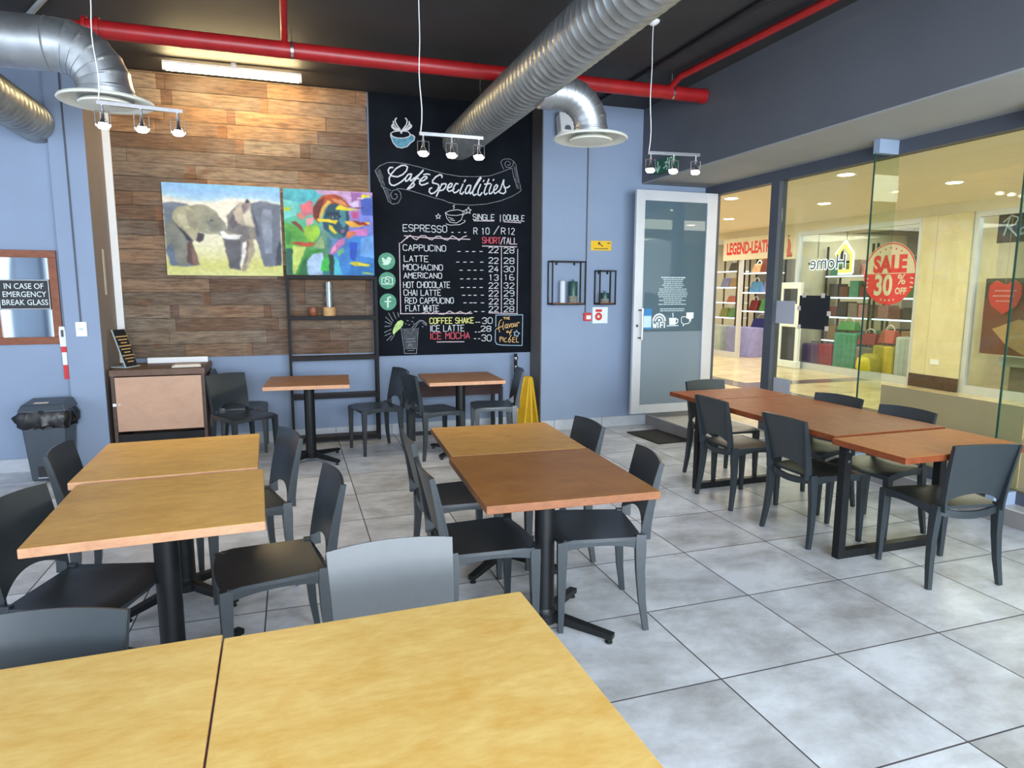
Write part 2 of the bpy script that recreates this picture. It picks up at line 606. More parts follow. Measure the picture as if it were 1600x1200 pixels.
M['slabwood'] = wood('brown_slab_wood', srgb(80, 58, 46), srgb(116, 90, 74), 0.5, 0.0, 5.0)
M['maroonwood'] = wood('maroon_bench_wood', srgb(38, 20, 20), srgb(60, 32, 30), 0.6, 0.0, 6.0)
M['paleply'] = wood('pale_beech_panel', srgb(176, 138, 114), srgb(194, 156, 130), 0.5, 0.05, 4.0, along='x')
M['frame_wood'] = wood('red_brown_frame_wood', srgb(112, 62, 40), srgb(150, 88, 58), 0.45, 0.15, 8.0)
M['floor'] = tile_floor('grey_floor_tiles', 0.6, 0.420, 0.321, srgb(164, 163, 164), srgb(222, 226, 233), srgb(74, 70, 72), 0.007, 0.22)
M['skirt'] = tile_floor('skirting_tiles', 0.6, 0.407, 5.0, srgb(168, 172, 178), srgb(196, 200, 206), srgb(110, 112, 116), 0.006, 0.3)
M['kerb'] = mat('grey_kerb_tile', srgb(132, 128, 126), 0.45, var=0.14, scale=3)
M['kerbtop'] = mat('pale_step_tile', srgb(186, 184, 178), 0.35, var=0.06, scale=3)
M['mallfloor'] = tile_floor('cream_passage_tiles', 0.6, 0.1, 0.2, srgb(196, 176, 136), srgb(222, 204, 164), srgb(176, 156, 120), 0.004, 0.12)
M['mallstripe'] = mat('brown_floor_band', srgb(116, 100, 96), 0.15, var=0.06)
M['mallwall'] = mat('cream_passage_paint', srgb(214, 204, 178), 0.6, var=0.03)
M['malltile'] = tile_floor('cream_wall_tile', 0.75, 0.0, 0.0, srgb(206, 192, 152), srgb(220, 208, 170), srgb(170, 150, 110), 0.005, 0.12)
M['mallceil'] = mat('cream_ceiling', srgb(220, 212, 190), 0.7, var=0.02)
M['glass'] = glass('shopfront_glass', (0.90, 0.95, 0.91), 0.8)
M['fin'] = glass('green_glass_fin', (0.90, 0.955, 0.91), 0.9)
M['finedge'] = mat('green_glass_edge', srgb(40, 72, 62), 0.2, var=0.1)
M['film'] = glass('frosted_film_glass', (0.75, 0.78, 0.72), 0.6, 0.1, 0.72, srgb(176, 168, 142))
M['doorglass'] = glass('door_glass', (0.66, 0.76, 0.78), 1.0, 0.0, 0.50, srgb(136, 160, 170))
M['doorfrost'] = glass('frosted_door_film', (0.7, 0.75, 0.78), 0.6, 0.2, 0.85, srgb(172, 186, 196))
M['mirror'] = mat('mirror_glass', (0.62, 0.68, 0.70), 0.04, metal=1.0, var=0.02)
M['clear'] = glass('clear_glass', (0.93, 0.95, 0.95), 1.0)
M['bag'] = mat('black_bin_bag', (0.008, 0.008, 0.010), 0.38, var=0.3, scale=12, bump=0.6)
M['bin'] = mat('grey_bin_plastic', srgb(62, 70, 80), 0.4, var=0.06)
M['yellow'] = mat('yellow_plastic', srgb(206, 160, 30), 0.45, var=0.08)
M['yellowedge'] = mat('bright_yellow_rim', srgb(238, 196, 60), 0.45, var=0.05)
M['signyellow'] = mat('yellow_sign_face', srgb(232, 184, 20), 0.5, var=0.04)
M['exitgreen'] = mat('exit_sign_green', srgb(14, 84, 52), 0.4, var=0.06)
M['exitwhite'] = mat('exit_sign_symbol', srgb(190, 225, 200), 0.4, var=0.03)
M['signred'] = mat('signal_red', srgb(205, 40, 44), 0.4, var=0.06)
M['paper'] = mat('paper', srgb(214, 204, 192), 0.8, var=0.06, scale=14)
M['candle_white'] = mat('white_wax', srgb(206, 214, 224), 0.5, var=0.03)
M['candle_green'] = mat('dark_green_wax', srgb(22, 72, 64), 0.35, var=0.15)
M['stone'] = mat('speckled_pot', srgb(120, 118, 108), 0.7, var=0.3, scale=40)
M['lightwood'] = wood('light_wood_base', srgb(176, 132, 84), srgb(206, 164, 112), 0.5, 0.0, 8.0)
M['spot'] = glow('halogen_bulb', (1.0, 0.95, 0.88), 9.0)
M['tube'] = glow('warm_fluorescent_tube', (1.0, 0.76, 0.38), 60.0)
M['downlight'] = glow('downlight', (1.0, 0.88, 0.62), 14.0)
M['ledshelf'] = glow('led_shelf_strip', (0.80, 0.88, 1.0), 1.3)
M['doormat'] = mat('dark_doormat', (0.022, 0.020, 0.018), 0.95, var=0.5, scale=30, stretch=(1, 12, 1))
M['blue_sticker'] = mat('blue_sticker', srgb(52, 128, 188), 0.5, var=0.04)
M['pale_sticker'] = mat('pale_blue_sticker', srgb(190, 218, 236), 0.5, var=0.04)
M['decal'] = mat('white_vinyl', srgb(226, 234, 236), 0.6, var=0.02)
M['decal_soft'] = mat('pale_vinyl', srgb(186, 204, 208), 0.6, var=0.02)
for nm, c in dict(purple=(112, 62, 120), crimson=(172, 44, 62), teal=(74, 156, 128), taupe=(142, 128, 118), lemon=(214, 190, 40), offwhite=(196, 206, 200), coral=(206, 92, 76), leaf=(74, 150, 84), brown=(112, 56, 40), tan=(190, 150, 104), navy=(34, 36, 110), sky=(96, 156, 206), char=(44, 44, 50), maroon=(122, 40, 40), olive=(132, 136, 60), pink=(206, 140, 140), lavender=(150, 150, 206)).items():
    M[nm] = mat(nm + '_case', srgb(*c), 0.45, var=0.12, scale=8)

# ------------------------------------------------------------------ stroke lettering (4 x 6 grid)
GL = {'A': '00 26 40|12 32', 'B': '00 06 36 45 44 33 03|33 42 41 30 00', 'C': '45 36 16 05 01 10 30 41', 'D': '00 06 26 44 42 20 00', 'E': '46 06 00 40|03 33', 'F': '46 06 00|03 33', 'G': '45 36 16 05 01 10 30 41 43 23', 'H': '00 06|40 46|03 43', 'I': '20 26', 'K': '00 06|46 03 40', 'L': '06 00 40', 'M': '00 06 23 46 40', 'N': '00 06 40 46', 'O': '16 05 01 10 30 41 45 36 16', 'P': '00 06 36 45 44 33 03', 'R': '00 06 36 45 44 33 03|23 40', 'S': '45 36 16 05 04 13 33 42 41 30 10 01', 'T': '06 46|26 20', 'U': '06 01 10 30 41 46', 'V': '06 20 46', 'W': '06 10 24 30 46', 'Y': '06 23 46|23 20', '-': '13 33', '/': '00 46', '1': '15 26 20', '2': '05 16 36 45 44 00 40', '3': '05 16 36 45 44 33 23|33 42 41 30 10 01', '4': '36 02 42|34 30', '5': '46 06 03 33 42 41 30 00', '6': '36 16 05 01 10 30 41 42 33 13 02', '8': '13 04 05 16 36 45 44 33 13 02 01 10 30 41 42 33', '9': '41 30 10 06', '0': '16 05 01 10 30 41 45 36 16', '%': '00 46|05 16 05|41 30'}
GL['9'] = '10 30 41 45 36 16 05 04 13 33 44'


def lettering(mb, text, a0, b0, a1, b1, w_, fn, d=0.0006, mi=0, gap=0.36, jit=0.0):
    """text written in the box (a0, b0)-(a1, b1)"""
    widths = [0.15 if c == 'I' else (0.5 if c == ' ' else 1.0) for c in text]
    adv = [x + gap * (0.9 if x > 0.3 else 1.0) for x in widths]
    tot = sum(adv) - gap * 0.9
    k = (a1 - a0) / tot
    x = a0
    for c, wd, av in zip(text, widths, adv):
        if c in GL:
            off = random.uniform(-jit, jit) * (b1 - b0)
            for part in GL[c].split('|'):
                pts = []
                for t in part.split():
                    gx, gy = int(t[0]) / 4, int(t[1]) / 6
                    if c == 'I':
                        gx = 0.5
                        pts.append((x + wd * k * 0.5, b0 + off + gy * (b1 - b0)))
                    else:
                        pts.append((x + gx * wd * k, b0 + off + gy * (b1 - b0)))
                mb.stroke(pts, w_, fn, d, mi)
        x += av * k
    return mb


def lines(s):
    return [[tuple(float(q) / 1000 for q in p.split(',')) for p in part.split()] for part in s.split('|')]


def font_mesh(name, text, size, mtl, fn, parent, extrude=0.0, align='CENTER', bold=0.0, sx=1.0, width=None):
    """text in Blender's built-in face, laid on a surface: fn(a, b, depth) -> xyz"""
    cu = bpy.data.curves.new(name, 'FONT')
    cu.body = text
    cu.size = size
    cu.align_x = align
    cu.align_y = 'CENTER'
    cu.offset = bold
    cu.resolution_u = 3
    t = bpy.data.objects.new(name + '_tmp', cu)
    C.objects.link(t)
    dg = bpy.context.evaluated_depsgraph_get()
    src = t.evaluated_get(dg).to_mesh()
    vs = [(v.co.x, v.co.y) for v in src.vertices]
    fs = [tuple(p.vertices) for p in src.polygons]
    t.evaluated_get(dg).to_mesh_clear()
    bpy.data.objects.remove(t)
    bpy.data.curves.remove(cu)
    if width:
        sx = width / (max(v[0] for v in vs) - min(v[0] for v in vs))
    mb = MB()
    mb.add([fn(a * sx, b, 0.0) for a, b in vs], fs)
    return mb.build(name, mtl, parent, smooth=0, recalc=False)

CHALK = {
    'title': '1077,2861 1046,2859 1026,2831 1033,2801 1067,2773 1122,2768 1178,2794 1218,2835 1231,2874 1208,2891 1164,2886 1108,2851 1060,2795 1035,2748 1038,2702 1057,2680 1089,2678 1129,2699 1169,2725 1201,2757|1266,2807 1234,2797 1205,2757 1208,2727 1232,2736 1257,2768 1274,2807 1257,2752 1264,2733 1321,2779 1378,2824 1399,2853 1382,2836 1321,2763 1263,2691 1223,2646 1251,2656 1291,2681 1302,2701 1288,2714|1289,2762 1353,2761|1352,2734 1401,2745 1438,2774 1434,2789 1402,2783 1365,2750 1356,2711 1376,2697 1416,2707 1449,2724|1402,2806 1442,2816 1471,2810|1601,2786 1601,2810 1577,2816 1532,2790 1498,2750 1498,2726 1531,2720 1559,2714 1567,2691 1546,2651 1513,2622 1480,2612 1460,2631 1464,2662 1489,2675|1600,2724 1579,2676 1537,2588|1592,2708 1621,2725 1646,2722 1641,2691 1612,2658 1575,2648|1662,2676 1703,2698 1716,2726 1695,2733 1670,2708 1657,2664 1678,2645 1711,2659 1736,2680|1780,2730 1755,2733 1729,2692 1721,2652 1737,2633 1762,2643 1788,2668|1834,2733 1804,2664 1800,2632 1821,2622 1842,2650|1847,2754 1862,2778|1914,2725 1885,2716 1859,2667 1863,2632 1888,2637 1914,2678 1923,2722 1905,2653 1914,2630 1939,2655 1991,2737 2038,2803 2033,2815 2008,2786 1961,2704 1939,2639 1956,2616 1986,2633|2033,2739 2003,2666 2003,2626 2024,2619 2050,2652|2063,2769 2072,2785|2128,2800 2084,2694 2071,2653 2084,2630 2110,2647|2076,2742 2145,2753|2158,2746 2132,2680 2132,2644 2153,2645 2170,2666|2175,2787 2186,2799|2179,2675 2214,2700 2231,2733 2214,2745 2188,2715 2179,2671 2196,2647 2227,2665 2249,2686|2257,2686 2296,2793 2301,2801 2296,2753 2318,2706 2323,2673 2297,2652 2257,2658 2244,2678|2301,2717 2345,2719 2371,2741',
    'banner': '890,2816 937,2867 1016,2906 1094,2915 1212,2907 1331,2887 1492,2854 1614,2830 1663,2823 1673,2823 1797,2810 1965,2815 2136,2833 2266,2880 2353,2917 2397,2931|2301,2914 2275,2960 2266,2984 2283,3013 2327,3027 2379,3027 2414,3005 2405,2960 2370,2934 2327,2939 2309,2970 2327,2999 2362,3002 2379,2979 2362,2957 2340,2964|2414,3009 2441,2970 2458,2891 2477,2803 2499,2731 2504,2698 2477,2673 2398,2628 2266,2574 2092,2530 1921,2511 1753,2515 1669,2530 1611,2552 1488,2577 1366,2607 1246,2636 1167,2648 1112,2646|2397,2927 2415,2840 2459,2713|890,2816 934,2720 971,2646 1000,2571 1022,2510 1069,2485 1124,2499 1157,2555 1150,2608 1119,2638 1072,2628 1047,2588 1062,2543 1094,2536 1118,2561 1110,2591 1087,2590',
    'shade': '905,2809 971,2684|921,2825 987,2677|936,2833 973,2745|948,2667 1009,2632|971,2661 1048,2626|993,2624 1031,2541|1013,2625 1039,2557|1024,2572 1046,2511|2423,2953 2441,2841|2436,2938 2468,2778|2450,2777 2481,2714|2432,2825 2473,2713',
    'cupfill': '1061,3188 1083,3122 1121,3075 1168,3067 1223,3086 1264,3123 1300,3148 1312,3183 1289,3204 1265,3203 1257,3187 1201,3168 1138,3163 1092,3175',
    'cupline': '1061,3199 1061,3173 1083,3114 1121,3072 1172,3064 1231,3083 1263,3119 1304,3149 1314,3184 1293,3203 1269,3204|1061,3203 1093,3224 1171,3237 1242,3235 1265,3214 1257,3187 1201,3166 1138,3162 1084,3171 1061,3199',
    'wings': '1171,3211 1160,3248 1129,3290 1111,3322 1111,3345 1126,3361|1167,3237 1125,3260 1095,3295 1091,3328|1156,3236 1109,3251 1082,3275 1083,3298|1132,3234 1097,3247 1075,3267 1073,3282|1171,3211 1187,3250 1224,3298 1236,3332 1233,3355 1217,3368|1179,3238 1223,3267 1255,3308 1258,3338|1191,3239 1239,3261 1267,3290 1269,3316|1211,3240 1250,3258 1278,3283 1283,3302',
    'cup': '1633,2420 1650,2361 1685,2320 1757,2314 1811,2350 1834,2411|1633,2420 1686,2443 1776,2457 1834,2442 1830,2411 1758,2394 1668,2396 1633,2420|1821,2441 1848,2449 1857,2420 1821,2397|1640,2301 1685,2289 1793,2298 1847,2326 1857,2343 1838,2346|1722,2461 1737,2479 1719,2492 1741,2506|1668,2371 1721,2356|1685,2346 1739,2339|1526,2382 1547,2387 1556,2407 1565,2387 1583,2385 1568,2372 1575,2354 1556,2363 1534,2352 1543,2371 1526,2382|1857,2460 1881,2464 1894,2491 1903,2465 1926,2461 1906,2445 1913,2421 1892,2434 1868,2419 1877,2444 1857,2460',
    'frame': '1128,2086 1127,1336|1120,1331 1930,1329|2467,2049 2462,1321|2273,2067 2273,1327|2121,1332 2470,1320|2049,2074 2458,2074|1143,2083 1216,2149|1180,2162 1411,2147 1911,2143|1208,2134 1245,2170 1280,2136 1316,2123 1360,2167 1411,2168 1448,2134 1484,2127 1529,2164 1573,2168 1617,2135 1655,2128 1708,2176 1752,2156 1782,2128 1828,2165 1874,2181|1354,1330 1414,1355 1458,1326 1503,1352 1548,1325 1608,1322 1669,1357 1729,1326 1791,1350 1852,1323 1914,1349|1954,2345 2185,2350|2299,2347 2505,2342|2260,2421 2260,2346|2244,2298 2182,2204|2291,2171 2263,2096|1521,1015 1834,1011',
    'dash': '1700,2212 1721,2213|1776,2214 1797,2215|1844,2216 1865,2217|1766,2008 1799,2009|1857,2010 1891,2010|1934,2011 1967,2012|2018,2013 2052,2014|1750,1893 1783,1894|1833,1894 1867,1895|1910,1896 1944,1896|2025,1897 2060,1898|1787,1805 1821,1805|1879,1806 1912,1806|1948,1807 1982,1807|2025,1808 2059,1808|1794,1710 1827,1710|1870,1710 1904,1711|1947,1711 1981,1711|2017,1712 2051,1712|1801,1616 1834,1616|1870,1616 1904,1616|1939,1616 1973,1617|2017,1617 2051,1617|1815,1530 1849,1530|1884,1530 1918,1530|1946,1530 1980,1530|2032,1531 2066,1531|1830,1446 1864,1446|1899,1446 1933,1446|1946,1446 1980,1446|2031,1445 2066,1445|1953,1349 1987,1348|2039,1348 2073,1348|1968,1229 1990,1228|1999,1228 2021,1228|1960,1119 1982,1118|1999,1118 2021,1118|1951,1043 1973,1043|1998,1042 2020,1042',
    'boxl': '2206,1306 2288,1308 2415,1304 2531,1308 2529,1135 2526,953 2416,956 2280,963 2217,975 2199,1012 2203,1140|2206,1175 2208,1306',
    'flav': '2253,1110 2241,1157 2244,1208 2257,1242 2280,1255|2208,1145 2244,1163 2284,1180|2297,1231 2293,1195 2291,1156 2302,1139|2338,1203 2320,1194 2316,1164 2329,1156 2343,1181 2345,1203 2345,1160 2356,1159|2361,1207 2370,1164 2388,1211|2406,1210 2392,1193 2397,1167 2415,1172 2420,1197 2406,1210|2429,1214 2426,1180 2442,1175 2451,1214 2451,1175|2465,1175 2467,1214 2479,1224 2495,1213',
    'of': '2334,1117 2352,1125 2361,1112 2343,1104 2334,1117|2374,1078 2379,1116 2392,1133 2406,1137|2365,1104 2397,1109',
    'star': '2424,1107 2443,1109 2458,1130 2468,1106 2497,1095 2477,1080 2470,1056 2447,1072 2427,1072 2436,1092 2424,1107',
    'pic': '2257,1002 2255,1054 2275,1058 2282,1041 2257,1028|2295,1053 2293,1006|2334,1044 2311,1036 2307,1014 2320,997 2343,1001|2393,1077 2361,1022|2366,1039 2357,1009 2370,991 2388,1004 2384,1026 2366,1026|2438,1050 2411,1047 2407,995 2436,992|2411,1023 2434,1025|2456,1050 2454,994 2484,991',
    'the': '2297,1280 2324,1282|2311,1281 2311,1258|2333,1282 2333,1258|2333,1270 2351,1271|2351,1282 2351,1258|2374,1281 2360,1280 2360,1258 2374,1259',
    'glassfill': '1140,1171 1309,1174 1284,947 1167,950',
    'glassline': '1127,1177 1161,897 1291,893 1317,1174|1167,950 1287,949|1174,1023 1285,1026|1180,1055 1275,1058|1193,928 1268,928|1205,959 1208,1001 1221,980 1232,1001 1247,958|1256,1143 1310,1221 1337,1247 1364,1252 1406,1215|1246,1175 1305,1237 1337,1258 1375,1252 1411,1215 1403,1199 1364,1231|1012,1043 1055,1105',
    'lemon': '1035,1126 1041,1162 1063,1209 1095,1250 1132,1263 1157,1244 1146,1202 1119,1171 1082,1141 1045,1105',
    'rays': '996,1339 1043,1251|1045,1349 1075,1276|1094,1344 1106,1297|964,1296 1032,1230|957,1247 1027,1215|949,1195 1016,1199|947,1132 1020,1163|951,1096 1014,1121|971,1043 1024,1095',
    'beans': '1192,1259 1210,1254|1242,1248 1258,1243|1253,1290 1269,1285|1173,1223 1186,1220|1262,1217 1273,1227|1358,1189 1371,1186|1209,1207 1225,1212',
}
ELEPHANT = [
    ((110, 118, 132), '0,22 9,20 21,23 27,30 27,57 22,64 27,88 16,91 3,89 0,74'),
    ((128, 128, 116), '0,45 8,39 19,62 16,90 4,89 0,69'),
    ((98, 110, 132), '0,69 6,65 9,89 4,89'),
    ((96, 68, 62), '18,65 22,60 27,87 23,89 17,86'),
    ((120, 92, 84), '22,66 27,87 22,88 21,76'),
    ((58, 56, 66), '7,37 10,41 23,62 18,62'),
    ((150, 147, 125), '18,25 30,22 38,24 44,29 51,42 53,50 66,54 64,58 51,59 44,54 35,55 28,52 25,36'),
    ((140, 138, 124), '44,30 51,42 53,51 46,52 38,51 35,41'),
    ((168, 160, 130), '7,33 12,26 21,24 26,31 29,44 28,52 26,62 22,60 15,50 7,39'),
    ((140, 135, 116), '18,28 24,32 28,46 25,52 20,40'),
    ((186, 180, 150), '12,33 18,35 21,48 17,48 11,39'),
    ((72, 62, 72), '28,53 33,55 32,61 28,64 25,62'),
    ((60, 64, 62), '38,39 40,38 40,40 38,40'),
    ((112, 116, 108), '36,41 39,40 38,45 36,45'),
    ((118, 112, 112), '53,33 58,26 65,18 67,21 62,41 77,44 77,57 72,59 65,63 62,94 53,92 48,58 66,55 53,50'),
    ((92, 90, 96), '50,60 63,61 62,92 53,92'),
    ((98, 88, 96), '58,31 62,41 58,48 54,42'),
    ((176, 164, 146), '58,29 65,18 75,19 75,32 78,46 66,44 60,38'),
    ((206, 198, 178), '67,32 74,24 74,37 76,45 68,43'),
    ((126, 112, 116), '66,20 74,19 70,27 67,30'),
    ((52, 46, 56), '68,19 71,14 74,18'),
    ((138, 128, 118), '71,45 78,46 77,59 72,58'),
    ((108, 114, 128), '74,19 83,16 100,19 99,88 83,90 77,57 78,44 74,31'),
    ((132, 140, 156), '84,24 92,25 91,74 85,75 82,44'),
    ((84, 88, 104), '75,27 79,40 80,57 77,55'),
    ((64, 66, 82), '99,57 99,88 93,88 95,70'),
    ((170, 156, 134), '70,59 75,59 75,75 67,94 63,95'),
    ((116, 100, 92), '69,61 71,60 69,78 65,94'),
    ((238, 236, 232), '46,51 49,50 53,54 65,54 62,59 53,60 48,57'),
    ((240, 238, 234), '65,63 68,62 68,75 62,93'),
]
PORTRAIT = [
    ((80, 175, 190), '0,0 38,-1 34,11 18,15 0,20'),
    ((120, 205, 200), '-1,12 16,15 13,30 -1,36'),
    ((190, 205, 60), '-1,22 7,21 7,25 -1,26'),
    ((205, 165, 205), '35,0 79,-1 74,17 69,7 40,5'),
    ((170, 110, 175), '75,1 88,1 86,16 76,16'),
    ((215, 195, 225), '74,14 84,9 84,20 76,19'),
    ((70, 95, 185), '86,9 100,5 100,28 87,27'),
    ((120, 130, 210), '83,27 101,28 101,47 82,47'),
    ((240, 225, 60), '87,3 96,3 96,7 87,7'),
    ((240, 240, 230), '82,7 98,6 98,7 82,8'),
    ((90, 170, 70), '0,38 18,45 25,59 17,89 0,89'),
    ((40, 95, 80), '0,69 8,69 6,99 0,99'),
    ((60, 140, 60), '0,46 8,52 5,65 1,64'),
    ((150, 195, 60), '22,43 36,41 40,51 31,61 25,60 21,51'),
    ((200, 215, 110), '8,66 23,67 18,79 10,99 7,99'),
    ((60, 130, 205), '66,56 99,51 99,100 53,100 58,65'),
    ((110, 165, 230), '86,54 100,51 100,79 84,77'),
    ((30, 80, 190), '72,60 81,60 78,84 72,79'),
    ((40, 120, 190), '74,84 100,85 100,100 69,100'),
    ((205, 120, 185), '72,46 94,43 92,52 76,52'),
    ((170, 70, 35), '37,13 42,7 54,4 63,6 73,16 75,19 57,17 49,16 43,28 38,39 33,34 31,22'),
    ((110, 40, 35), '38,13 46,8 41,21 36,37 33,31 32,21'),
    ((215, 140, 90), '53,9 65,10 72,18 64,16 55,13'),
    ((225, 190, 90), '48,12 53,13 45,22 40,36 37,35 42,20'),
    ((35, 75, 95), '49,17 57,15 71,19 73,30 71,48 66,55 60,57 53,53 43,45 42,39 45,26'),
    ((75, 135, 145), '62,21 68,21 69,38 66,44 61,36'),
    ((50, 115, 115), '49,44 61,50 66,55 56,56 49,51'),
    ((25, 50, 70), '47,25 60,25 64,30 62,32 54,28 47,30'),
    ((120, 140, 142), '52,30 59,29 59,31 54,33'),
    ((20, 30, 45), '55,30 57,29 57,32 55,32'),
    ((160, 90, 150), '62,46 67,45 67,49 63,50'),
    ((235, 215, 40), '58,19 63,16 72,20 84,21 68,23 57,22'),
    ((240, 210, 50), '35,34 48,33 60,35 57,39 48,37 38,37'),
    ((235, 215, 60), '49,40 53,42 58,49 56,51 49,45'),
    ((245, 180, 60), '67,35 77,35 96,36 97,38 82,42 73,42'),
    ((150, 35, 30), '76,34 89,36 96,40 83,39'),
    ((210, 90, 150), '75,24 83,23 84,31 76,32'),
    ((90, 40, 60), '74,18 91,19 84,20'),
    ((220, 120, 70), '70,47 81,48 70,57 68,54'),
    ((215, 120, 135), '18,19 27,13 33,14 31,29 24,31 19,27'),
    ((235, 110, 120), '21,18 28,16 29,24 23,24'),
    ((200, 130, 120), '13,30 20,26 24,33 17,36'),
    ((225, 150, 160), '24,33 33,32 32,39 24,43'),
    ((120, 60, 40), '7,39 12,37 19,43 22,51 14,43'),
    ((185, 75, 45), '5,63 13,61 33,62 35,63 25,67 9,64'),
    ((95, 140, 120), '42,45 51,53 49,75 42,75 31,67'),
    ((150, 175, 120), '31,66 41,53 44,68 34,69'),
    ((70, 130, 140), '46,53 52,58 50,74 46,71'),
    ((60, 150, 60), '16,84 26,71 44,69 42,72 28,75 18,89 12,100 10,100'),
    ((170, 195, 225), '22,85 29,76 41,73 42,89 40,100 24,100'),
    ((60, 190, 70), '40,82 45,79 50,81 49,95 38,95'),
    ((40, 110, 60), '18,85 24,77 22,100 13,100'),
    ((80, 190, 210), '54,76 59,81 62,100 53,100'),
    ((25, 55, 50), '47,75 54,76 53,100 49,100'),
    ((190, 110, 160), '50,69 60,57 68,56 66,62 55,74 50,75'),
    ((225, 150, 190), '51,69 56,63 57,69 51,74'),
    ((120, 195, 130), '57,72 65,67 65,72 59,78'),
    ((235, 215, 50), '71,85 77,83 95,87 94,89 77,89'),
    ((200, 220, 80), '85,96 99,97 99,98 86,98'),
]

# ------------------------------------------------------------------ the setting
def struct(name, mb, m_, smooth=0, bevel=0.0):
    o = mb.build(name, m_, None, smooth, bevel)
    o['kind'] = 'structure'
    return o


def swall(name, lo, hi, m_):
    return struct(name, MB().box(lo, hi), m_)


XL, XB, YR, ZC = -5.0, 3.85, -3.2, 3.6
swall('floor', (XL, YR, -0.1), (4.75, 7.4, 0.0), M['floor'])
swall('ceiling', (XL, YR, ZC), (XB, 7.4, ZC + 0.1), M['ceiling'])
swall('wall_left', (XL, 6.69, 0), (-1.85, 7.4, ZC), M['wall'])
swall('wall_column', (-1.85, 6.60, 0), (-1.585, 6.615, ZC), M['wall'])
swall('wall_column_return', (-1.85, 6.615, 0), (-1.585, 7.4, ZC), M['brownwall'])
swall('wall_back', (-1.60, 7.25, 0), (2.64, 7.4, ZC), M['wall'])
mb = MB()
mb.box((2.646, 6.90, 0), (4.80, 7.4, ZC))
wr = struct('wall_right', mb, M['wall'])
swall('wall_right_return', (2.636, 6.905, 0), (2.646, 7.25, ZC), M['greywall'])
swall('wall_bulkhead', (XB, YR, 2.80), (4.82, 6.90, ZC), M['beam'])
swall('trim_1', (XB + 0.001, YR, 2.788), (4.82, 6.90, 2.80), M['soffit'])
# windows out of frame: rear wall behind the camera and left wall
mb = MB()
mb.box((XL, YR - 0.15, 0), (4.8, YR, 0.45)).box((XL, YR - 0.15, 3.05), (4.8, YR, ZC))
for x in (XL, -2.1, 1.1, 4.3):
    mb.box((x - 0.06, YR - 0.15, 0.45), (x + 0.06, YR, 3.05))
struct('wall_rear', mb, M['wall'])
mb = MB()
mb.box((XL - 0.15, YR, 0), (XL, 6.69, 0.45)).box((XL - 0.15, YR, 3.0), (XL, 6.69, ZC)).box((XL - 0.15, 5.1, 0.45), (XL, 6.69, 3.0)).box((XL - 0.15, YR, 0.45), (XL, -1.9, 3.0))
struct('wall_outer_left', mb, M['wall'])
# skirting
swall('baseboard_left', (XL, 6.675, 0), (-1.85, 6.69, 0.115), M['skirt'])
swall('baseboard_right', (2.646, 6.885, 0), (4.03, 6.90, 0.115), M['skirt'])
swall('baseboard_back', (-1.6, 7.238, 0), (2.636, 7.25, 0.115), M['skirt'])
# conduits / grooves on walls
struct('trim_2', MB().box((3.166, 6.893, 1.34), (3.180, 6.90, 3.3)), M['frame_dark'])
struct('trim_3', MB().box((-1.735, 6.593, 1.30), (-1.722, 6.60, 3.55)), M['frame_dark'])
# step and passage floor
swall('kerb', (4.58, YR, 0), (4.75, 5.35, 0.118), M['kerb'])
swall('kerb_top', (4.575, YR, 0.118), (4.75, 5.35, 0.13), M['kerbtop'])
swall('kerb_door_step', (3.985, 5.35, 0), (4.75, 6.885, 0.118), M['kerb'])
swall('kerb_door_step_top', (3.98, 5.345, 0.118), (4.75, 6.885, 0.13), M['kerbtop'])
# ceiling conduits
struct('trim_4', MB().tube([(3.19, YR, 3.57), (3.19, 7.2, 3.57)], 0.022, 8), M['black'], 40)
struct('trim_5', MB().tube([(-1.05, 4.8, 3.575), (-1.75, 6.05, 3.575)], 0.02, 10), M['soffit'], 40)
# shopfront: header, mullion, base channel, glass sheets, fins
struct('trim_6', MB().box((4.70, YR, 2.68), (4.80, 6.90, 2.788)), M['frame_dark'])
struct('trim_7', MB().box((4.70, 5.635, 0.13), (4.80, 5.755, 2.68)), M['frame_dark'])
struct('trim_8', MB().box((4.70, YR, 0.13), (4.80, 5.635, 0.215)), M['frame_dark'])
struct('trim_9', MB().box((4.70, 6.74, 0.13), (4.80, 6.90, 2.68)), M['frame_dark'])


def pane(n, y0, y1, film):
    o = struct('window_%d' % n, MB().box((4.744, y0, 0.80 if film else 0.215), (4.756, y1, 2.68)), M['glass'])
    if film:
        f = MB().box((4.744, y0, 0.215), (4.756, y1, 0.80)).build('frosted_band', M['film'], o, 0)
        f['label'] = 'frosted beige lower band of the glass'
    return o


pane(1, 4.297, 5.632, False)
pane(2, 3.117, 4.285, True)
pane(3, 1.2, 3.105, True)
pane(4, YR, 1.19, True)
for i, y in enumerate((4.291, 3.111, 1.195)):
    o = struct('window_fin_%d' % (i + 1), MB().box((4.497, y - 0.006, 0.22), (4.74, y + 0.006, 2.68)), M['fin'])
    MB().box((4.490, y - 0.0062, 0.22), (4.497, y + 0.0062, 2.68)).build('edge', M['finedge'], o, 0)
    MB().box((4.49, y - 0.03, 0.13), (4.70, y + 0.03, 0.22)).build('foot_block', M['wall'], o, 0)
    MB().box((4.50, y - 0.03, 2.68), (4.70, y + 0.03, 2.788)).build('head_block', M['wall'], o, 0)

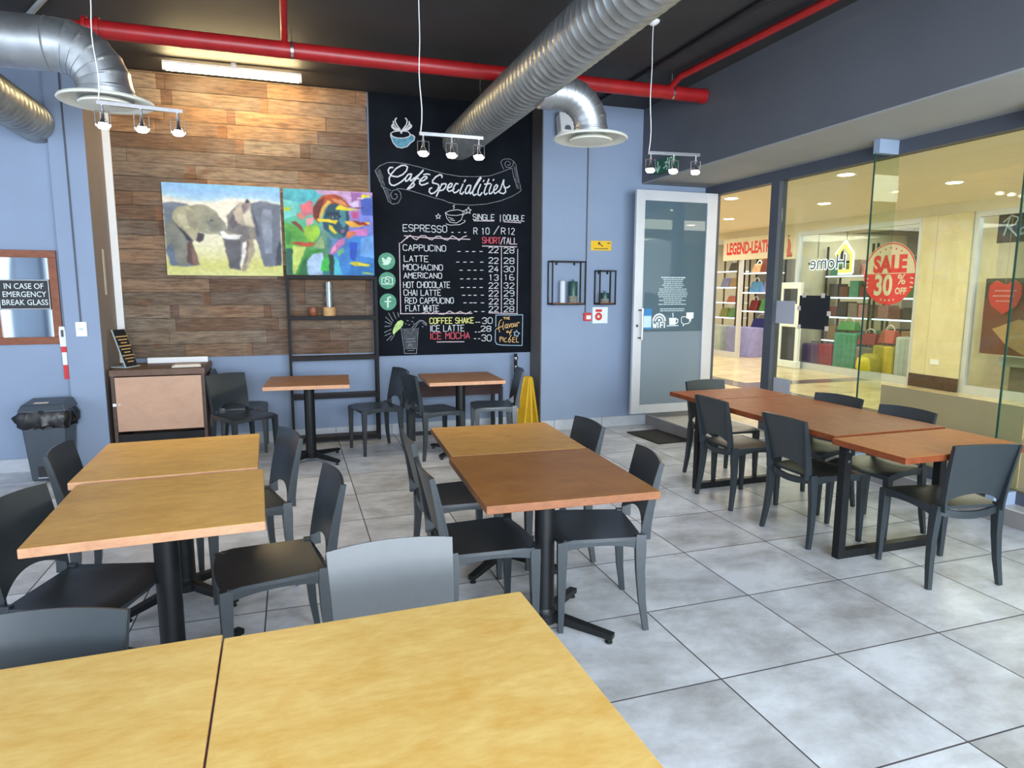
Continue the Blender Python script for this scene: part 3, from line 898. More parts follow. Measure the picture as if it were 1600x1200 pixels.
# timber cladding: planks of varied tone in one panel
random.seed(11)
vs, fs, cols = [], [], []
PW = ((112, 84, 62), (126, 98, 74), (140, 110, 84), (118, 96, 76), (132, 112, 92), (108, 88, 72), (100, 74, 56), (136, 116, 96), (146, 110, 78), (120, 100, 82))
z = 0.915
while z < 3.58:
    h = min(random.choice((0.128, 0.134, 0.138)), 3.595 - z)
    x = -1.565 + random.uniform(-0.5, 0)
    while x < 0.825:
        L = random.choice((0.95, 0.9, 1.2, 0.62, 0.85))
        x0, x1 = max(x, -1.565), min(x + L, 0.825)
        if x1 - x0 > 0.02:
            yy = 7.215 - random.uniform(0, 0.007)
            c = [q for q in srgb(*random.choice(PW))]
            k_ = random.uniform(0.66, 0.95)
            c = [q * k_ for q in c]
            # some boards end in a rust-brown knotted stretch
            e = random.uniform(0.05, 0.10) if random.random() < 0.45 and x1 - x0 > 0.3 else 0.0
            parts_ = [(x0 + 0.0015, x1 - e - (0.0015 if not e else 0), c)]
            if e:
                parts_.append((x1 - e, x1 - 0.0015, srgb(*random.choice(((104, 70, 46), (90, 64, 48), (120, 82, 52))))))
            for xa, xb, cc in parts_:
                o = len(vs)
                for (a, b) in ((xa, z + 0.0018), (xb, z + 0.0018), (xb, z + h - 0.0018), (xa, z + h - 0.0018)):
                    vs += [(a, yy, b), (a, 7.25, b)]
                fs += [(o, o + 2, o + 4, o + 6)] + [(o + 2 * i, o + 2 * i + 1, o + 2 * ((i + 1) % 4) + 1, o + 2 * ((i + 1) % 4)) for i in range(4)]
                cols += [(*cc, 1)] * 8
        x += L
    z += h
o = len(vs)
vs += [(-1.565, 7.238, 0.916), (0.825, 7.238, 0.916), (0.825, 7.238, 3.594), (-1.565, 7.238, 3.594)]
fs.append((o, o + 1, o + 2, o + 3))
cols += [(0.012, 0.009, 0.007, 1)] * 4
me = bpy.data.meshes.new('timber_cladding')
me.from_pydata(vs, [], fs)
ca = me.color_attributes.new('Col', 'FLOAT_COLOR', 'POINT')
ca.data.foreach_set('color', np.array(cols, 'f').ravel())
me.materials.append(M['planks'])
clad = bpy.data.objects.new('timber_cladding', me)
C.objects.link(clad)
tag(clad, 'reclaimed brown timber plank cladding covering the back wall beside the chalkboard', 'wall cladding')
o = MB().box((-1.584, 7.185, 0.882), (-1.522, 7.205, 3.6)).build('white_corner_strip', M['white'], None, 0)
tag(o, 'white vertical strip at the left edge of the timber cladding', 'trim strip')


# ------------------------------------------------------------------ chairs
def make_chair():
    t = thing('cafe_chair', (0, 0, 0), 0, 'chair', 'chair', None)
    m_ = M['chair']
    # seat: shallow dish, bowed front edge
    wid = lambda v: 0.196 + 0.022 * v

    def seat(u, v):
        yf = 0.205 + 0.022 * (1 - u * u)
        y = -0.182 + v * (yf + 0.182)
        return (u * wid(v), y, 0.452 - 0.014 * (1 - u * u) * math.sin(math.pi * min(1, v * 1.05)) - 0.012 * max(0, v - 0.85) / 0.15)
    MB().slab(seat, 12, 12, 0.016).build('seat', m_, t, 40)
    # backrest: concave, leaning back, lens-shaped cut at the bottom
    ylean = lambda z: -0.182 - 0.078 * max(0, (z - 0.45) / 0.36) ** 1.25

    def back(u, v):
        zb = 0.470 + 0.062 * (1 - u * u)
        zt = 0.802 + 0.009 * (1 - u * u)
        z = zb + v * (zt - zb)
        k = (z - 0.45) / 0.36
        return (u * (0.177 + 0.018 * k), ylean(z) - 0.020 * (1 - u * u), z)
    mb = MB().slab(back, 14, 8, -0.012)
    for s in (-1, 1):   # thick side rims
        P, S = [], []
        for i in range(9):
            z = 0.43 + i * (0.799 - 0.43) / 8
            k = (z - 0.45) / 0.36
            P.append((s * (0.1715 + 0.018 * k), ylean(z) - 0.003 - (0.046 - 0.026 * i / 8) / 2, z))
            S.append((0.014, 0.046 - 0.026 * i / 8))
        mb.bar(P, S, (1, 0, 0))
    mb.build('backrest', m_, t, 40)
    # frame under the seat: arched side rails, front apron, bowed rear rail
    mb = MB()
    for s in (-1, 1):
        def rail(u, v, s=s):
            y = 0.01 + u * 0.178
            return (s * (0.196 + 0.008 * (u + 1)), y, 0.396 + 0.020 * (1 - u * u) + v * (0.448 - 0.396 - 0.020 * (1 - u * u)))
        mb.slab(rail, 10, 2, 0.020 * s)
    mb.slab(lambda u, v: (u * 0.20, 0.196 + 0.020 * (1 - u * u), 0.405 + 0.014 * (1 - u * u) + v * (0.438 - 0.405 - 0.014 * (1 - u * u))), 10, 2, -0.016)
    mb.slab(lambda u, v: (u * 0.182, -0.188 - 0.022 * (1 - u * u), 0.408 - 0.024 * (1 - u * u) + v * 0.040), 10, 2, 0.016)
    mb.build('seat_frame', m_, t, 40)
    for s in (-1, 1):
        P = [(s * 0.200, 0.192, 0.440), (s * 0.200, 0.192, 0.40), (s * 0.202, 0.194, 0.22), (s * 0.204, 0.196, 0.0)]
        MB().bar(P, [(0.036, 0.046), (0.038, 0.046), (0.033, 0.036), (0.024, 0.024)]).build('front_leg', m_, t, 30)
    for s in (-1, 1):
        P = [(s * 0.184, -0.182, 0.46), (s * 0.187, -0.180, 0.40), (s * 0.194, -0.180, 0.28), (s * 0.203, -0.190, 0.14), (s * 0.214, -0.210, 0.0)]
        MB().bar(P, [(0.026, 0.046), (0.034, 0.050), (0.032, 0.040), (0.028, 0.033), (0.024, 0.025)]).build('rear_leg', m_, t, 30)
    return t


CH = [
    (0.27, 1.72, 0.02, -1, 'chair tucked under the far side of the front table, its whole back showing', 'chairs at the front tables'),
    (-0.64, 1.52, -0.12, -1, 'chair tucked under the far side of the bottom left corner table', 'chairs at the front tables'),
    (-0.79, 2.81, 0.95, -0.30, 'chair at the near left of the left table pair, big dark seat showing', 'chairs at the left table pair'),
    (-0.862, 3.76, 1, 0.0, 'chair nearest the pedal bin, at the left table pair', 'chairs at the left table pair'),
    (-0.29, 3.73, -0.96, -0.28, 'chair seen edge-on at the far right side of the left-hand table pair', 'chairs at the left table pair'),
    (-0.12, 2.84, -0.99, -0.14, 'chair at the near right side of the left-hand table pair, seat facing left', 'chairs at the left table pair'),
    (0.838, 3.52, 1, 0.0, 'chair at the far left side of the centre table pair, back seen edge-on', 'chairs at the centre table pair'),
    (0.80, 2.85, 1, 0.0, 'chair at the near left of the centre table pair, slid deep under', 'chairs at the centre table pair'),
    (1.42, 3.58, -1, 0.0, 'chair at the far right of the centre table pair, small back showing', 'chairs at the centre table pair'),
    (1.37, 2.83, -0.96, 0.22, 'chair at the near right of the centre table pair, legs on open floor', 'chairs at the centre table pair'),
    (3.45, 4.68, 0, -1, 'chair at the far end of the long cherry table, before the glass door', 'chairs at the long table'),
    (3.185, 4.10, 1, 0.0, 'chair on the room side of the long table, nearer the door mat', 'chairs at the long table'),
    (3.19, 3.34, 1, 0.0, 'chair on the room side of the long table, beside its near black leg frame', 'chairs at the long table'),
    (3.435, 2.645, 0.18, 0.98, 'chair at the near end of the long table, back towards the viewer', 'chairs at the long table'),
    (3.66, 3.86, -0.98, -0.2, 'chair on the window side of the long table, the farther one', 'chairs at the long table'),
    (3.67, 3.29, -0.98, -0.15, 'chair on the window side of the long table, the nearer one', 'chairs at the long table'),
    (-0.46, 6.44, 0.57, -0.82, 'chair standing angled beside the beech-fronted cabinet, lens-shaped hole in its back', 'chairs along the back wall'),
    (-0.485, 6.96, 1, 0.0, 'chair against the back wall, mostly hidden behind the chair by the cabinet', 'chairs along the back wall'),
    (0.76, 6.55, -0.97, -0.23, 'chair facing left under the chalkboard, turned to the small square back table', 'chairs along the back wall'),
    (1.28, 6.20, 0.97, 0.2, 'chair facing right at the left side of the table under the chalkboard', 'chairs along the back wall'),
    (1.90, 6.28, -0.97, 0.15, 'chair under the chalkboard, nearest the yellow floor sign', 'chairs along the back wall'),
]
chair0 = make_chair()
for i, (x, y, fx, fy, lab, grp) in enumerate(CH):
    o = chair0 if i == 0 else copy_tree(chair0)
    o.location = (x, y, 0)
    o.rotation_euler = (0, 0, math.atan2(-fx, fy))
    tag(o, 'slate ' + lab, 'chair', grp)


# ------------------------------------------------------------------ pedestal tables
def ped_table(x, y, rot, sx, sy, top, edge, label, z=0.75, base_rot=0.0):
    t = thing('pedestal_table', (x, y, 0), math.radians(rot), label, 'table', 'square pedestal tables')
    mb = MB().box((-sx / 2, -sy / 2, z - 0.034), (sx / 2, sy / 2, z))
    mb.mi = [1, 0, 1, 1, 1, 1]
    o = mb.build('tabletop', [top, edge], t, 0, 0.003, recalc=False)
    MB().lathe([(0.047, 0.055), (0.047, z - 0.05)], n=20).build('column', M['blackmetal'], t, 40)
    MB().box((-0.17, -0.17, z - 0.042), (0.17, 0.17, z - 0.034)).build('mounting_plate', M['blackmetal'], t, 0)
    MB().lathe([(0.066, 0.03), (0.068, 0.07), (0.056, 0.082), (0.049, 0.10)], n=20).build('hub', M['blackmetal'], t, 40)
    for k in range(4):
        a = math.radians(45 + 90 * k) + base_rot
        c, s = math.cos(a), math.sin(a)
        mb = MB().bar([(c * 0.03, s * 0.03, 0.060), (c * 0.18, s * 0.18, 0.048), (c * 0.35, s * 0.35, 0.034)], [(0.044, 0.044), (0.042, 0.036), (0.040, 0.026)], (-s, c, 0))
        arm = mb.build('foot_arm', M['blackmetal'], t, 0, 0.002)
        MB().lathe([(0.017, 0.0), (0.017, 0.008), (0.008, 0.010), (0.008, 0.024)], (c * 0.33, s * 0.33, 0), 12).build('leveller_foot', M['black'], arm, 40)
    return t


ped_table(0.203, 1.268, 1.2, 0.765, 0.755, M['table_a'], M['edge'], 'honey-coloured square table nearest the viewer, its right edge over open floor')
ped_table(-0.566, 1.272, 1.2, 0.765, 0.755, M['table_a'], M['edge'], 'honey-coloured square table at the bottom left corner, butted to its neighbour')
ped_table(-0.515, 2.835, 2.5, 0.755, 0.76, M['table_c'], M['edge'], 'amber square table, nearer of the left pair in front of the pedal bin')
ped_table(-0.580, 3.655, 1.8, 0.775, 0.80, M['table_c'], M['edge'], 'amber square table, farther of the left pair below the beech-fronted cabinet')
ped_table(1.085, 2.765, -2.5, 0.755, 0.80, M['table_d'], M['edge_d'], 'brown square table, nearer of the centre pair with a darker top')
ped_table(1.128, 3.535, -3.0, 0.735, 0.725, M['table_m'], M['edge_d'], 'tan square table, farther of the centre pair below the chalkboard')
ped_table(0.125, 6.33, -4.0, 0.73, 0.73, M['table_b'], M['edge'], 'small teak-coloured table on a black column before the ladder shelf', 0.755)
ped_table(1.535, 6.20, -2.0, 0.72, 0.70, M['table_b'], M['edge'], 'teak-coloured square table under the chalkboard between two facing chairs', 0.75)

# long cherry table on two black steel frames
t = thing('long_table', (3.44, 3.6, 0), 0, 'long cherry-coloured table of three boards on black steel frames by the shop window', 'table')
for nm, y0, y1, x0, x1, dz, tm in (('far_board', 0.715, 1.165, -0.46, 0.40, 0, 'table_e'), ('middle_board', -0.62, 0.70, -0.46, 0.41, 0, 'table_e'), ('near_board', -1.13, -0.64, -0.50, 0.41, -0.006, 'table_e2')):
    mb = MB().box((x0, y0, 0.715 + dz), (x1, y1, 0.75 + dz))
    mb.mi = [1, 0, 1, 1, 1, 1]
    o = mb.build('tabletop_board', [M[tm], M['edge_e']], t, 0, 0.003, recalc=False)
    o['label'] = {'far_board': 'short far board of the tabletop', 'middle_board': 'long middle board of the tabletop', 'near_board': 'lighter orange near board of the tabletop'}[nm]
for y in (0.84, -0.63):
    mb = MB().box((-0.405, y - 0.025, 0), (-0.355, y + 0.025, 0.715)).box((0.355, y - 0.025, 0), (0.405, y + 0.025, 0.715)).box((-0.355, y - 0.025, 0), (0.355, y + 0.025, 0.05)).box((-0.355, y - 0.025, 0.665), (0.355, y + 0.025, 0.715))
    o = mb.build('leg_frame', M['blackmetal'], t, 0)
    mb = MB()
    for z in (0.66, 0.60):
        mb.tube([(-0.38, y - 0.0255, z), (-0.38, y - 0.031, z)], 0.009, 10)
    mb.build('bolt_cap', M['chrome'], o, 0)
MB().box((-0.33, -0.60, 0.675), (-0.29, 0.81, 0.712)).box((0.29, -0.60, 0.675), (0.33, 0.81, 0.712)).build('top_rail', M['blackmetal'], t, 0)

# ------------------------------------------------------------------ ducts
def ridged(mb, p0, p1, r, step=0.082, n=28):
    """straight spiral duct: smooth tube with raised seams"""
    P0, P1 = Vector(p0), Vector(p1)
    L = (P1 - P0).length
    path, R = [], []
    k = int(L / step)
    for i in range(k + 1):
        s = i * step
        for ds, dr in ((0.0, 0.0), (0.008, 0.0), (0.012, 0.005), (0.019, 0.005), (0.023, 0.0)):
            if s + ds <= L:
                path.append(P0 + (P1 - P0) * ((s + ds) / L))
                R.append(r + dr)
    mb.tube(path, R, n)


def elbow(mb, x, y, zc, r, R, sgn, x_from, gores=6, n=26):
    """branch from x_from to the bend above (x, y), turning down; bend of radius R built of gores"""
    path, rr = [], []
    xb = x - sgn * R
    for s in (0.0, 0.45, 0.46, 0.47, 0.92, 0.93, 0.94, 1.0):
        path.append((x_from + (xb - x_from) * s, y, zc))
        rr.append(r + (0.005 if s in (0.46, 0.93) else 0))
    for i in range(1, gores + 1):
        for da, dr in ((-1.3, 0.0), (-0.9, 0.005), (0.9, 0.005), (1.3, 0.0)):
            a = math.radians(90 * i / gores + da - 1.3)
            path.append((xb + sgn * R * math.sin(a), y, zc - R + R * math.cos(a)))
            rr.append(r + dr)
    return path, rr


def gored_elbow(name, x, y, zc, zd, r, R, sgn, x_from, dia, label):
    t = thing(name, (x, y, zd), 0, label, 'air duct')
    path, rr = elbow(None, x, y, zc, r, R, sgn, x_from)
    path = [(px - x, 0, pz - zd) for px, py, pz in path]
    path.append((0, 0, 0.03))
    rr.append(r)
    o = MB().tube(path, rr, 26).build('elbow', M['galv2'], t, 14)
    MB().lathe([(r + 0.012, 0.05), (r + 0.012, 0.075), (r + 0.002, 0.08)], n=28).build('collar', M['galv2'], t, 40)
    d = dia / 2
    MB().lathe([(r * 0.9, 0.050), (d * 0.98, 0.026), (d, 0.016), (d * 0.97, 0.008), (d * 0.72, 0.022), (d * 0.66, 0.040), (d * 0.60, 0.045)], n=40).build('diffuser_ring', M['diff'], t, 40)
    MB().lathe([(d * 0.20, 0.045), (d * 0.52, 0.020), (d * 0.585, 0.004), (d * 0.56, -0.004), (0.01, -0.008)], n=40).build('diffuser_dish', M['diff'], t, 40)
    return t


t = thing('spiral_duct', (1.79, 7.2, 3.16), 0, 'large spiral-seamed steel duct running overhead to the top of the chalkboard', 'air duct')
mb = MB()
ridged(mb, (0, 0.045, 0), (0, -8.6, 0), 0.18)
mb.build('duct_tube', M['galv'], t, 60)
mb = MB()
for y in (-1.2, -3.6, -6.0):
    mb.tube([(-0.1, y, 0.15), (-0.1, y, 0.44)], 0.004, 6)
mb.build('hanger_wire', M['chrome'], t, 40)
t = thing('spiral_duct', (-1.94, 6.65, 2.94), 0, 'spiral steel duct at the left edge, ending at the wall behind the column', 'air duct')
mb = MB()
ridged(mb, (0, 0.03, 0), (0, -8.0, 0), 0.15)
mb.build('duct_tube', M['galv'], t, 60)
MB().lathe([(0.158, -0.02), (0.165, 0.0), (0.158, 0.02)], n=24)
gored_elbow('duct_elbow', 2.25, 4.85, 3.06, 2.73, 0.125, 0.24, 1, 1.83, 0.57, 'steel duct elbow with round white diffuser, hanging right of the big duct')
gored_elbow('duct_elbow', -1.063, 5.02, 3.085, 2.752, 0.157, 0.25, 1, -1.92, 0.552, 'steel duct elbow with round white diffuser at the upper left')

# ------------------------------------------------------------------ sprinkler pipes
t = thing('sprinkler_pipe', (-1.5, 5.72, 3.43), 0, 'thick red sprinkler pipe crossing the whole ceiling', 'pipe')
MB().tube([(0.2, 0, 0), (5.33, 0, 0)], 0.062, 20).tube([(-1.8, 0, 0), (0.2, 0, 0)], 0.045, 16).build('main_pipe', M['red'], t, 40)
mb = MB()
for x in (0.18, 0.26):
    mb.tube([(x, 0, 0), (x + 0.025, 0, 0)], 0.078, 20)
mb.tube([(5.31, 0, 0), (5.34, 0, 0)], 0.068, 20)
mb.build('coupling', M['red'], t, 40)
mb = MB()
for x in (1.58, 4.97):
    mb.tube([(x, 0, 0), (x + 0.02, 0, 0)], 0.066, 20).tube([(x + 0.01, 0, 0.06), (x + 0.01, 0, 0.17)], 0.005, 6)
mb.build('pipe_clamp', M['chrome'], t, 40)
t = tag(MB().tube([(0.035, 5.72, 3.47), (0.035, 5.60, 3.545), (0.035, -3.0, 3.545)], 0.026, 12).build('branch_pipe', M['red'], None, 40), 'thin red branch pipe rising from the left half of the thick red pipe', 'pipe', 'red branch pipes')
t = tag(MB().tube([(3.44, 5.72, 3.45), (3.47, 5.55, 3.53), (3.55, 3.6, 3.53), (3.75, -3.0, 3.53)], 0.030, 12).build('branch_pipe', M['red'], None, 40), 'thin red branch pipe running along the slate bulkhead on the right', 'pipe', 'red branch pipes')

# ------------------------------------------------------------------ pendant spot tracks
def track(x0, x1, z, dz, label, power, dy=0.0):
    L = x1 - x0
    t = thing('pendant_spot_track', (x0, 4.707, z), 0, label, 'pendant light', 'three-spot pendant tracks')
    rz = math.atan2(dy, L)
    t.rotation_euler = (0, 0, rz)
    h = 3.6 - z
    MB().lathe([(0.02, h - 0.03), (0.045, h - 0.012), (0.05, h)], (0.012, 0, 0), 16).build('ceiling_rose', M['white'], t, 40)
    cp = [(0.012 + 0.012 * math.sin(i * 0.9) * (1 - i / 12), 0.006 * math.cos(i * 0.7), 0.01 + (h - 0.03) * i / 12) for i in range(13)]
    MB().tube(cp, 0.0035, 6).build('cable', M['white'], t, 40)
    MB().box((0, -0.012, -0.012), (L, 0.012, 0.012)).build('bar', M['chrome'], t, 0, 0.002)
    for f, tilt in ((0.06, -0.12), (0.50, 0.10), (0.93, 0.22)):
        x = f * L
        hd = MB().tube([(x, 0, -0.012), (x, 0, -0.042)], 0.007, 10).tube([(x, 0, -0.042), (x, 0, -0.050)], 0.012, 10).build('spot_head', M['chrome'], t, 40)
        mb = MB()
        w_ = 0.040
        mb.tube([(x - w_, 0, -0.05), (x + w_, 0, -0.05)], 0.0028, 6)
        for s in (-1, 1):
            mb.tube([(x + s * w_, 0, -0.05), (x + s * w_, 0, -0.135)], 0.0028, 6)
        mb.tube([(x - w_, 0, -0.120), (x - 0.030, 0, -0.120)], 0.0028, 6).tube([(x + w_, 0, -0.120), (x + 0.030, 0, -0.120)], 0.0028, 6)
        mb.build('bracket', M['chrome'], hd, 40)
        MB().lathe([(0.009, -0.055), (0.010, -0.085), (0.020, -0.105), (0.027, -0.117), (0.0275, -0.118), (0.024, -0.119)], (x, 0, 0), 18).build('reflector', M['chrome'], hd, 40)
        MB().lathe([(0.024, -0.118), (0.032, -0.131), (0.033, -0.140), (0.024, -0.148), (0.002, -0.150)], (x, 0, 0), 16).build('bulb', M['spot'], hd, 40)
        l = bpy.data.lights.new('spot_beam', 'SPOT')
        l.energy = power
        l.color = (1.0, 0.92, 0.80)
        l.spot_size = math.radians(100)
        l.spot_blend = 0.6
        l.shadow_soft_size = 0.03
        lo = bpy.data.objects.new('spot_beam', l)
        C.objects.link(lo)
        lo.parent = t
        lo.location = (x, 0, -0.16)
        lo.rotation_euler = (0.1, tilt, 0)
    return t


track(-1.053, -0.589, 2.69, 0, 'three-spot pendant track at the left, hanging in front of the round diffuser', 9, 0.07)
track(0.888, 1.347, 2.655, 0, 'three-spot pendant track in the middle, hanging before the top of the chalkboard', 9, 0.0)
track(2.671, 3.107, 2.645, 0, 'three-spot pendant track at the right, hanging before the green exit sign', 9, -0.05)

# fluorescent batten over the timber wall
t = thing('fluorescent_batten', (-0.40, 6.75, 3.512), 0, 'glowing warm fluorescent batten above the timber cladding', 'ceiling light')
MB().tube([(-0.55, 0, 0), (0.55, 0, 0)], 0.026, 14).build('tube', M['tube'], t, 40)
MB().box((-0.58, -0.02, 0.030), (0.58, 0.02, 0.052)).box((-0.02, -0.012, 0.052), (0.02, 0.012, 0.088)).build('housing', M['white'], t, 0)
for s in (-1, 1):
    MB().box((s * 0.565 - 0.016, -0.018, -0.024), (s * 0.565 + 0.016, 0.018, 0.030)).build('end_cap', M['white'], t, 0)

# ------------------------------------------------------------------ chalkboard and its drawings
YB = 7.215
cb = MB().box((0.842, YB, 0.874), (2.632, 7.25, 3.598)).build('chalkboard', M['chalk'], None, 0)
tag(cb, 'tall black chalkboard with the hand-lettered drinks menu on the back wall', 'chalkboard')
bf = lambda a, b, d: (a, YB - d - 0.0006, b)
K = {k: lines(v) for k, v in CHALK.items()}


def chalk(name, mtl, keys, w_, label=None):
    mb = MB()
    for k in keys:
        for pl in K[k]:
            mb.stroke(pl, w_, bf, 0.0010)
    o = mb.build(name, M[mtl], cb, 0, recalc=False)
    if label:
        o['label'] = label
    return o


def fill(mb, pts, d=0.0002):
    mb.add([bf(a, b, d) for a, b in pts], [tuple(range(len(pts)))])


chalk('title_lettering', 'chalk_white', ['title'], 0.0145, 'white script title Café Specialities')
o = chalk('banner_drawing', 'chalk_soft', ['banner'], 0.007, 'chalk-drawn ribbon banner')
chalk('banner_shading', 'chalk_dim', ['shade'], 0.016)
mb = MB()
fill(mb, K['cupfill'][0])
cu = mb.build('cup_emblem', M['chalk_teal'], cb, 0, recalc=False)
cu['label'] = 'teal cup emblem with white bird-wing steam'
mb = MB()
for k in ('cupline', 'wings'):
    for pl in K[k]:
        mb.stroke(pl, 0.013 if k == 'wings' else 0.009, bf, 0.0012)
mb.build('wing_steam', M['chalk_white'], cu, 0, recalc=False)
chalk('cup_sketch', 'chalk_white', ['cup'], 0.006)
chalk('menu_frame', 'chalk_pink', ['frame'], 0.009)
chalk('leader_dashes', 'chalk_white', ['dash'], 0.008)
chalk('flavour_box', 'chalk_blue', ['boxl', 'star'], 0.008)
chalk('flavour_lettering', 'chalk_orange', ['flav', 'of', 'the', 'pic'], 0.008, 'orange lettering in the small box')
random.seed(3)
MENU = [('ESPRESSO', 1.171, 2.210, 1.648, 2.280), ('R', 1.953, 2.203, 1.992, 2.270), ('10', 2.040, 2.203, 2.130, 2.270), ('R', 2.272, 2.210, 2.318, 2.278), ('12', 2.345, 2.210, 2.426, 2.278),
        ('CAPPUCINO', 1.167, 2.006, 1.634, 2.068), ('LATTE', 1.176, 1.890, 1.437, 1.953), ('MOCHACINO', 1.167, 1.799, 1.596, 1.859), ('AMERICANO', 1.169, 1.714, 1.586, 1.771), ('HOT CHOCOLATE', 1.163, 1.610, 1.676, 1.673), ('CHAI LATTE', 1.166, 1.526, 1.573, 1.588), ('RED CAPPUCINO', 1.178, 1.441, 1.715, 1.502), ('FLAT WHITE', 1.183, 1.357, 1.548, 1.420),
        ('SINGLE', 1.944, 2.357, 2.190, 2.418), ('DOUBLE', 2.295, 2.360, 2.545, 2.422), ('ICE LATTE', 1.451, 1.131, 1.835, 1.199), ('30', 2.046, 1.213, 2.165, 1.279), ('28', 2.030, 1.124, 2.149, 1.182), ('30', 2.038, 1.016, 2.153, 1.085)]
ROWZ = (2.034, 1.917, 1.823, 1.730, 1.639, 1.552, 1.462, 1.374)
for z, a, b in zip(ROWZ, ('22', '22', '24', '13', '22', '22', '22', '22'), ('28', '28', '30', '16', '32', '29', '28', '28')):
    MENU += [(a, 2.124, z - 0.031, 2.236, z + 0.031), (b, 2.302, z - 0.031, 2.424, z + 0.031)]
for tx, a0, b0, a1, b1 in MENU:
    o = lettering(MB(), tx, a0, b0, a1, b1, 0.0078, bf, 0.0010, jit=0.04).build('price' if tx.isdigit() else 'menu_line', M['chalk_white'], cb, 0, recalc=False)
for nm, tx, bx, mk in (('short_lettering', 'SHORT', (2.05, 2.106, 2.262, 2.170), 'chalk_red'), ('tall_lettering', 'TALL', (2.291, 2.104, 2.458, 2.172), 'chalk_pink'), ('shake_lettering', 'COFFEE SHAKE', (1.445, 1.219, 1.945, 1.281), 'chalk_yellow'), ('mocha_lettering', 'ICE MOCHA', (1.45, 1.047, 1.897, 1.116), 'chalk_red')):
    m2 = MB()
    lettering(m2, tx, bx[0], bx[1], bx[2], bx[3], 0.009, bf, 0.0010)
    m2.build(nm, M[mk], cb, 0, recalc=False)
# drink sketch
mb = MB()
fill(mb, K['glassfill'][0])
g = mb.build('drink_sketch', M['chalk_dim'], cb, 0, recalc=False)
g['label'] = 'chalk drawing of an iced drink with lime and straw'
mb = MB()
for k in ('glassline', 'rays', 'beans'):
    for pl in K[k]:
        mb.stroke(pl, 0.008 if k == 'glassline' else 0.009, bf, 0.0012)
mb.build('drink_outline', M['chalk_soft'], g, 0, recalc=False)
mb = MB()
fill(mb, K['lemon'][0], 0.0012)
mb.build('lime_slice', M['chalk_green'], g, 0, recalc=False)
# three round icons
for zc, xc, kind in ((1.890, 0.990, 'bird'), (1.686, 0.990, 'camera'), (1.458, 0.994, 'letter')):
    mb = MB().disc(xc, zc, 0.090, bf, 0.0002, 32)
    ic = mb.build('round_icon', M['icon'], cb, 0, recalc=False)
    ic['label'] = {'bird': 'round green icon with a pale bird', 'camera': 'round green icon with a pale camera outline', 'letter': 'round green icon with a pale letter f'}[kind]
    mb = MB()
    if kind == 'bird':
        pts = [(-0.055, -0.030), (-0.02, -0.042), (0.015, -0.036), (0.040, -0.010), (0.044, 0.016), (0.056, 0.030), (0.042, 0.034), (0.030, 0.046), (0.012, 0.044), (0.002, 0.030), (0.002, 0.016), (-0.022, 0.022), (-0.046, 0.042), (-0.052, 0.022), (-0.044, 0.008), (-0.050, 0.002), (-0.040, -0.012), (-0.030, -0.020)]
        mb.add([bf(xc + a, zc + b, 0.0010) for a, b in pts], [tuple(range(len(pts)))])
    elif kind == 'camera':
        r = [(-0.056, -0.038), (0.056, -0.038), (0.056, 0.028), (0.030, 0.028), (0.022, 0.040), (-0.004, 0.040), (-0.010, 0.028), (-0.056, 0.028), (-0.056, -0.038)]
        mb.stroke([(xc + a, zc + b) for a, b in r], 0.010, bf, 0.0010)
        c = [(xc - 0.002 + 0.022 * math.cos(i * math.pi / 8), zc - 0.006 + 0.022 * math.sin(i * math.pi / 8)) for i in range(17)]
        mb.stroke(c, 0.009, bf, 0.0010)
    else:
        mb.stroke([(xc + 0.030, zc + 0.050), (xc + 0.012, zc + 0.052), (xc - 0.001, zc + 0.040), (xc - 0.002, zc + 0.02), (xc - 0.004, zc - 0.058)], 0.018, bf, 0.0010)
        mb.stroke([(xc - 0.034, zc + 0.004), (xc + 0.030, zc + 0.006)], 0.015, bf, 0.0012)
    mb.build('icon_symbol', M['icon_fg'], ic, 0, recalc=False)


# ------------------------------------------------------------------ the two canvases
def raster(W, H, base, polys, blur=3):
    yy, xx = np.mgrid[0:H, 0:W]
    U = xx / (W - 1) * 100
    V = yy / (H - 1) * 100
    rng = np.random.default_rng(5)

    def noise(k):
        g = rng.random((k + 2, k + 2))
        a, b = U / 100 * k, V / 100 * k
        i, j = np.minimum(a.astype(int), k), np.minimum(b.astype(int), k)
        fa, fb = a - i, b - j
        return (g[j, i] * (1 - fa) + g[j, i + 1] * fa) * (1 - fb) + (g[j + 1, i] * (1 - fa) + g[j + 1, i + 1] * fa) * fb
    img = base(U, V, noise(7))
    wob_u, wob_v = (noise(26) - 0.5) * 1.3, (noise(26) - 0.5) * 1.3
    for col, s in polys:
        P = [tuple(float(q) for q in p.split(',')) for p in s.split()]
        ins = np.zeros((H, W), bool)
        px, py = U + wob_u, V + wob_v
        for (x0, y0), (x1, y1) in zip(P, P[1:] + P[:1]):
            if y0 == y1:
                continue
            hit = ((y0 > py) != (y1 > py)) & (px < (x1 - x0) * (py - y0) / (y1 - y0) + x0)
            ins ^= hit
        sh = 0.88 + 0.24 * noise(14)
        img[ins] = (np.array(col)[None, :] * sh[ins][:, None])
    for _ in range(blur):
        p = np.pad(img, ((1, 1), (1, 1), (0, 0)), 'edge')
        img = (p[:-2, 1:-1] + p[2:, 1:-1] + p[1:-1, :-2] + p[1:-1, 2:] + 2 * p[1:-1, 1:-1]) / 6
    img = np.clip(img * (0.94 + 0.12 * noise(40))[..., None], 0, 255) / 255
    return np.where(img <= 0.04045, img / 12.92, ((img + 0.055) / 1.055) ** 2.4)


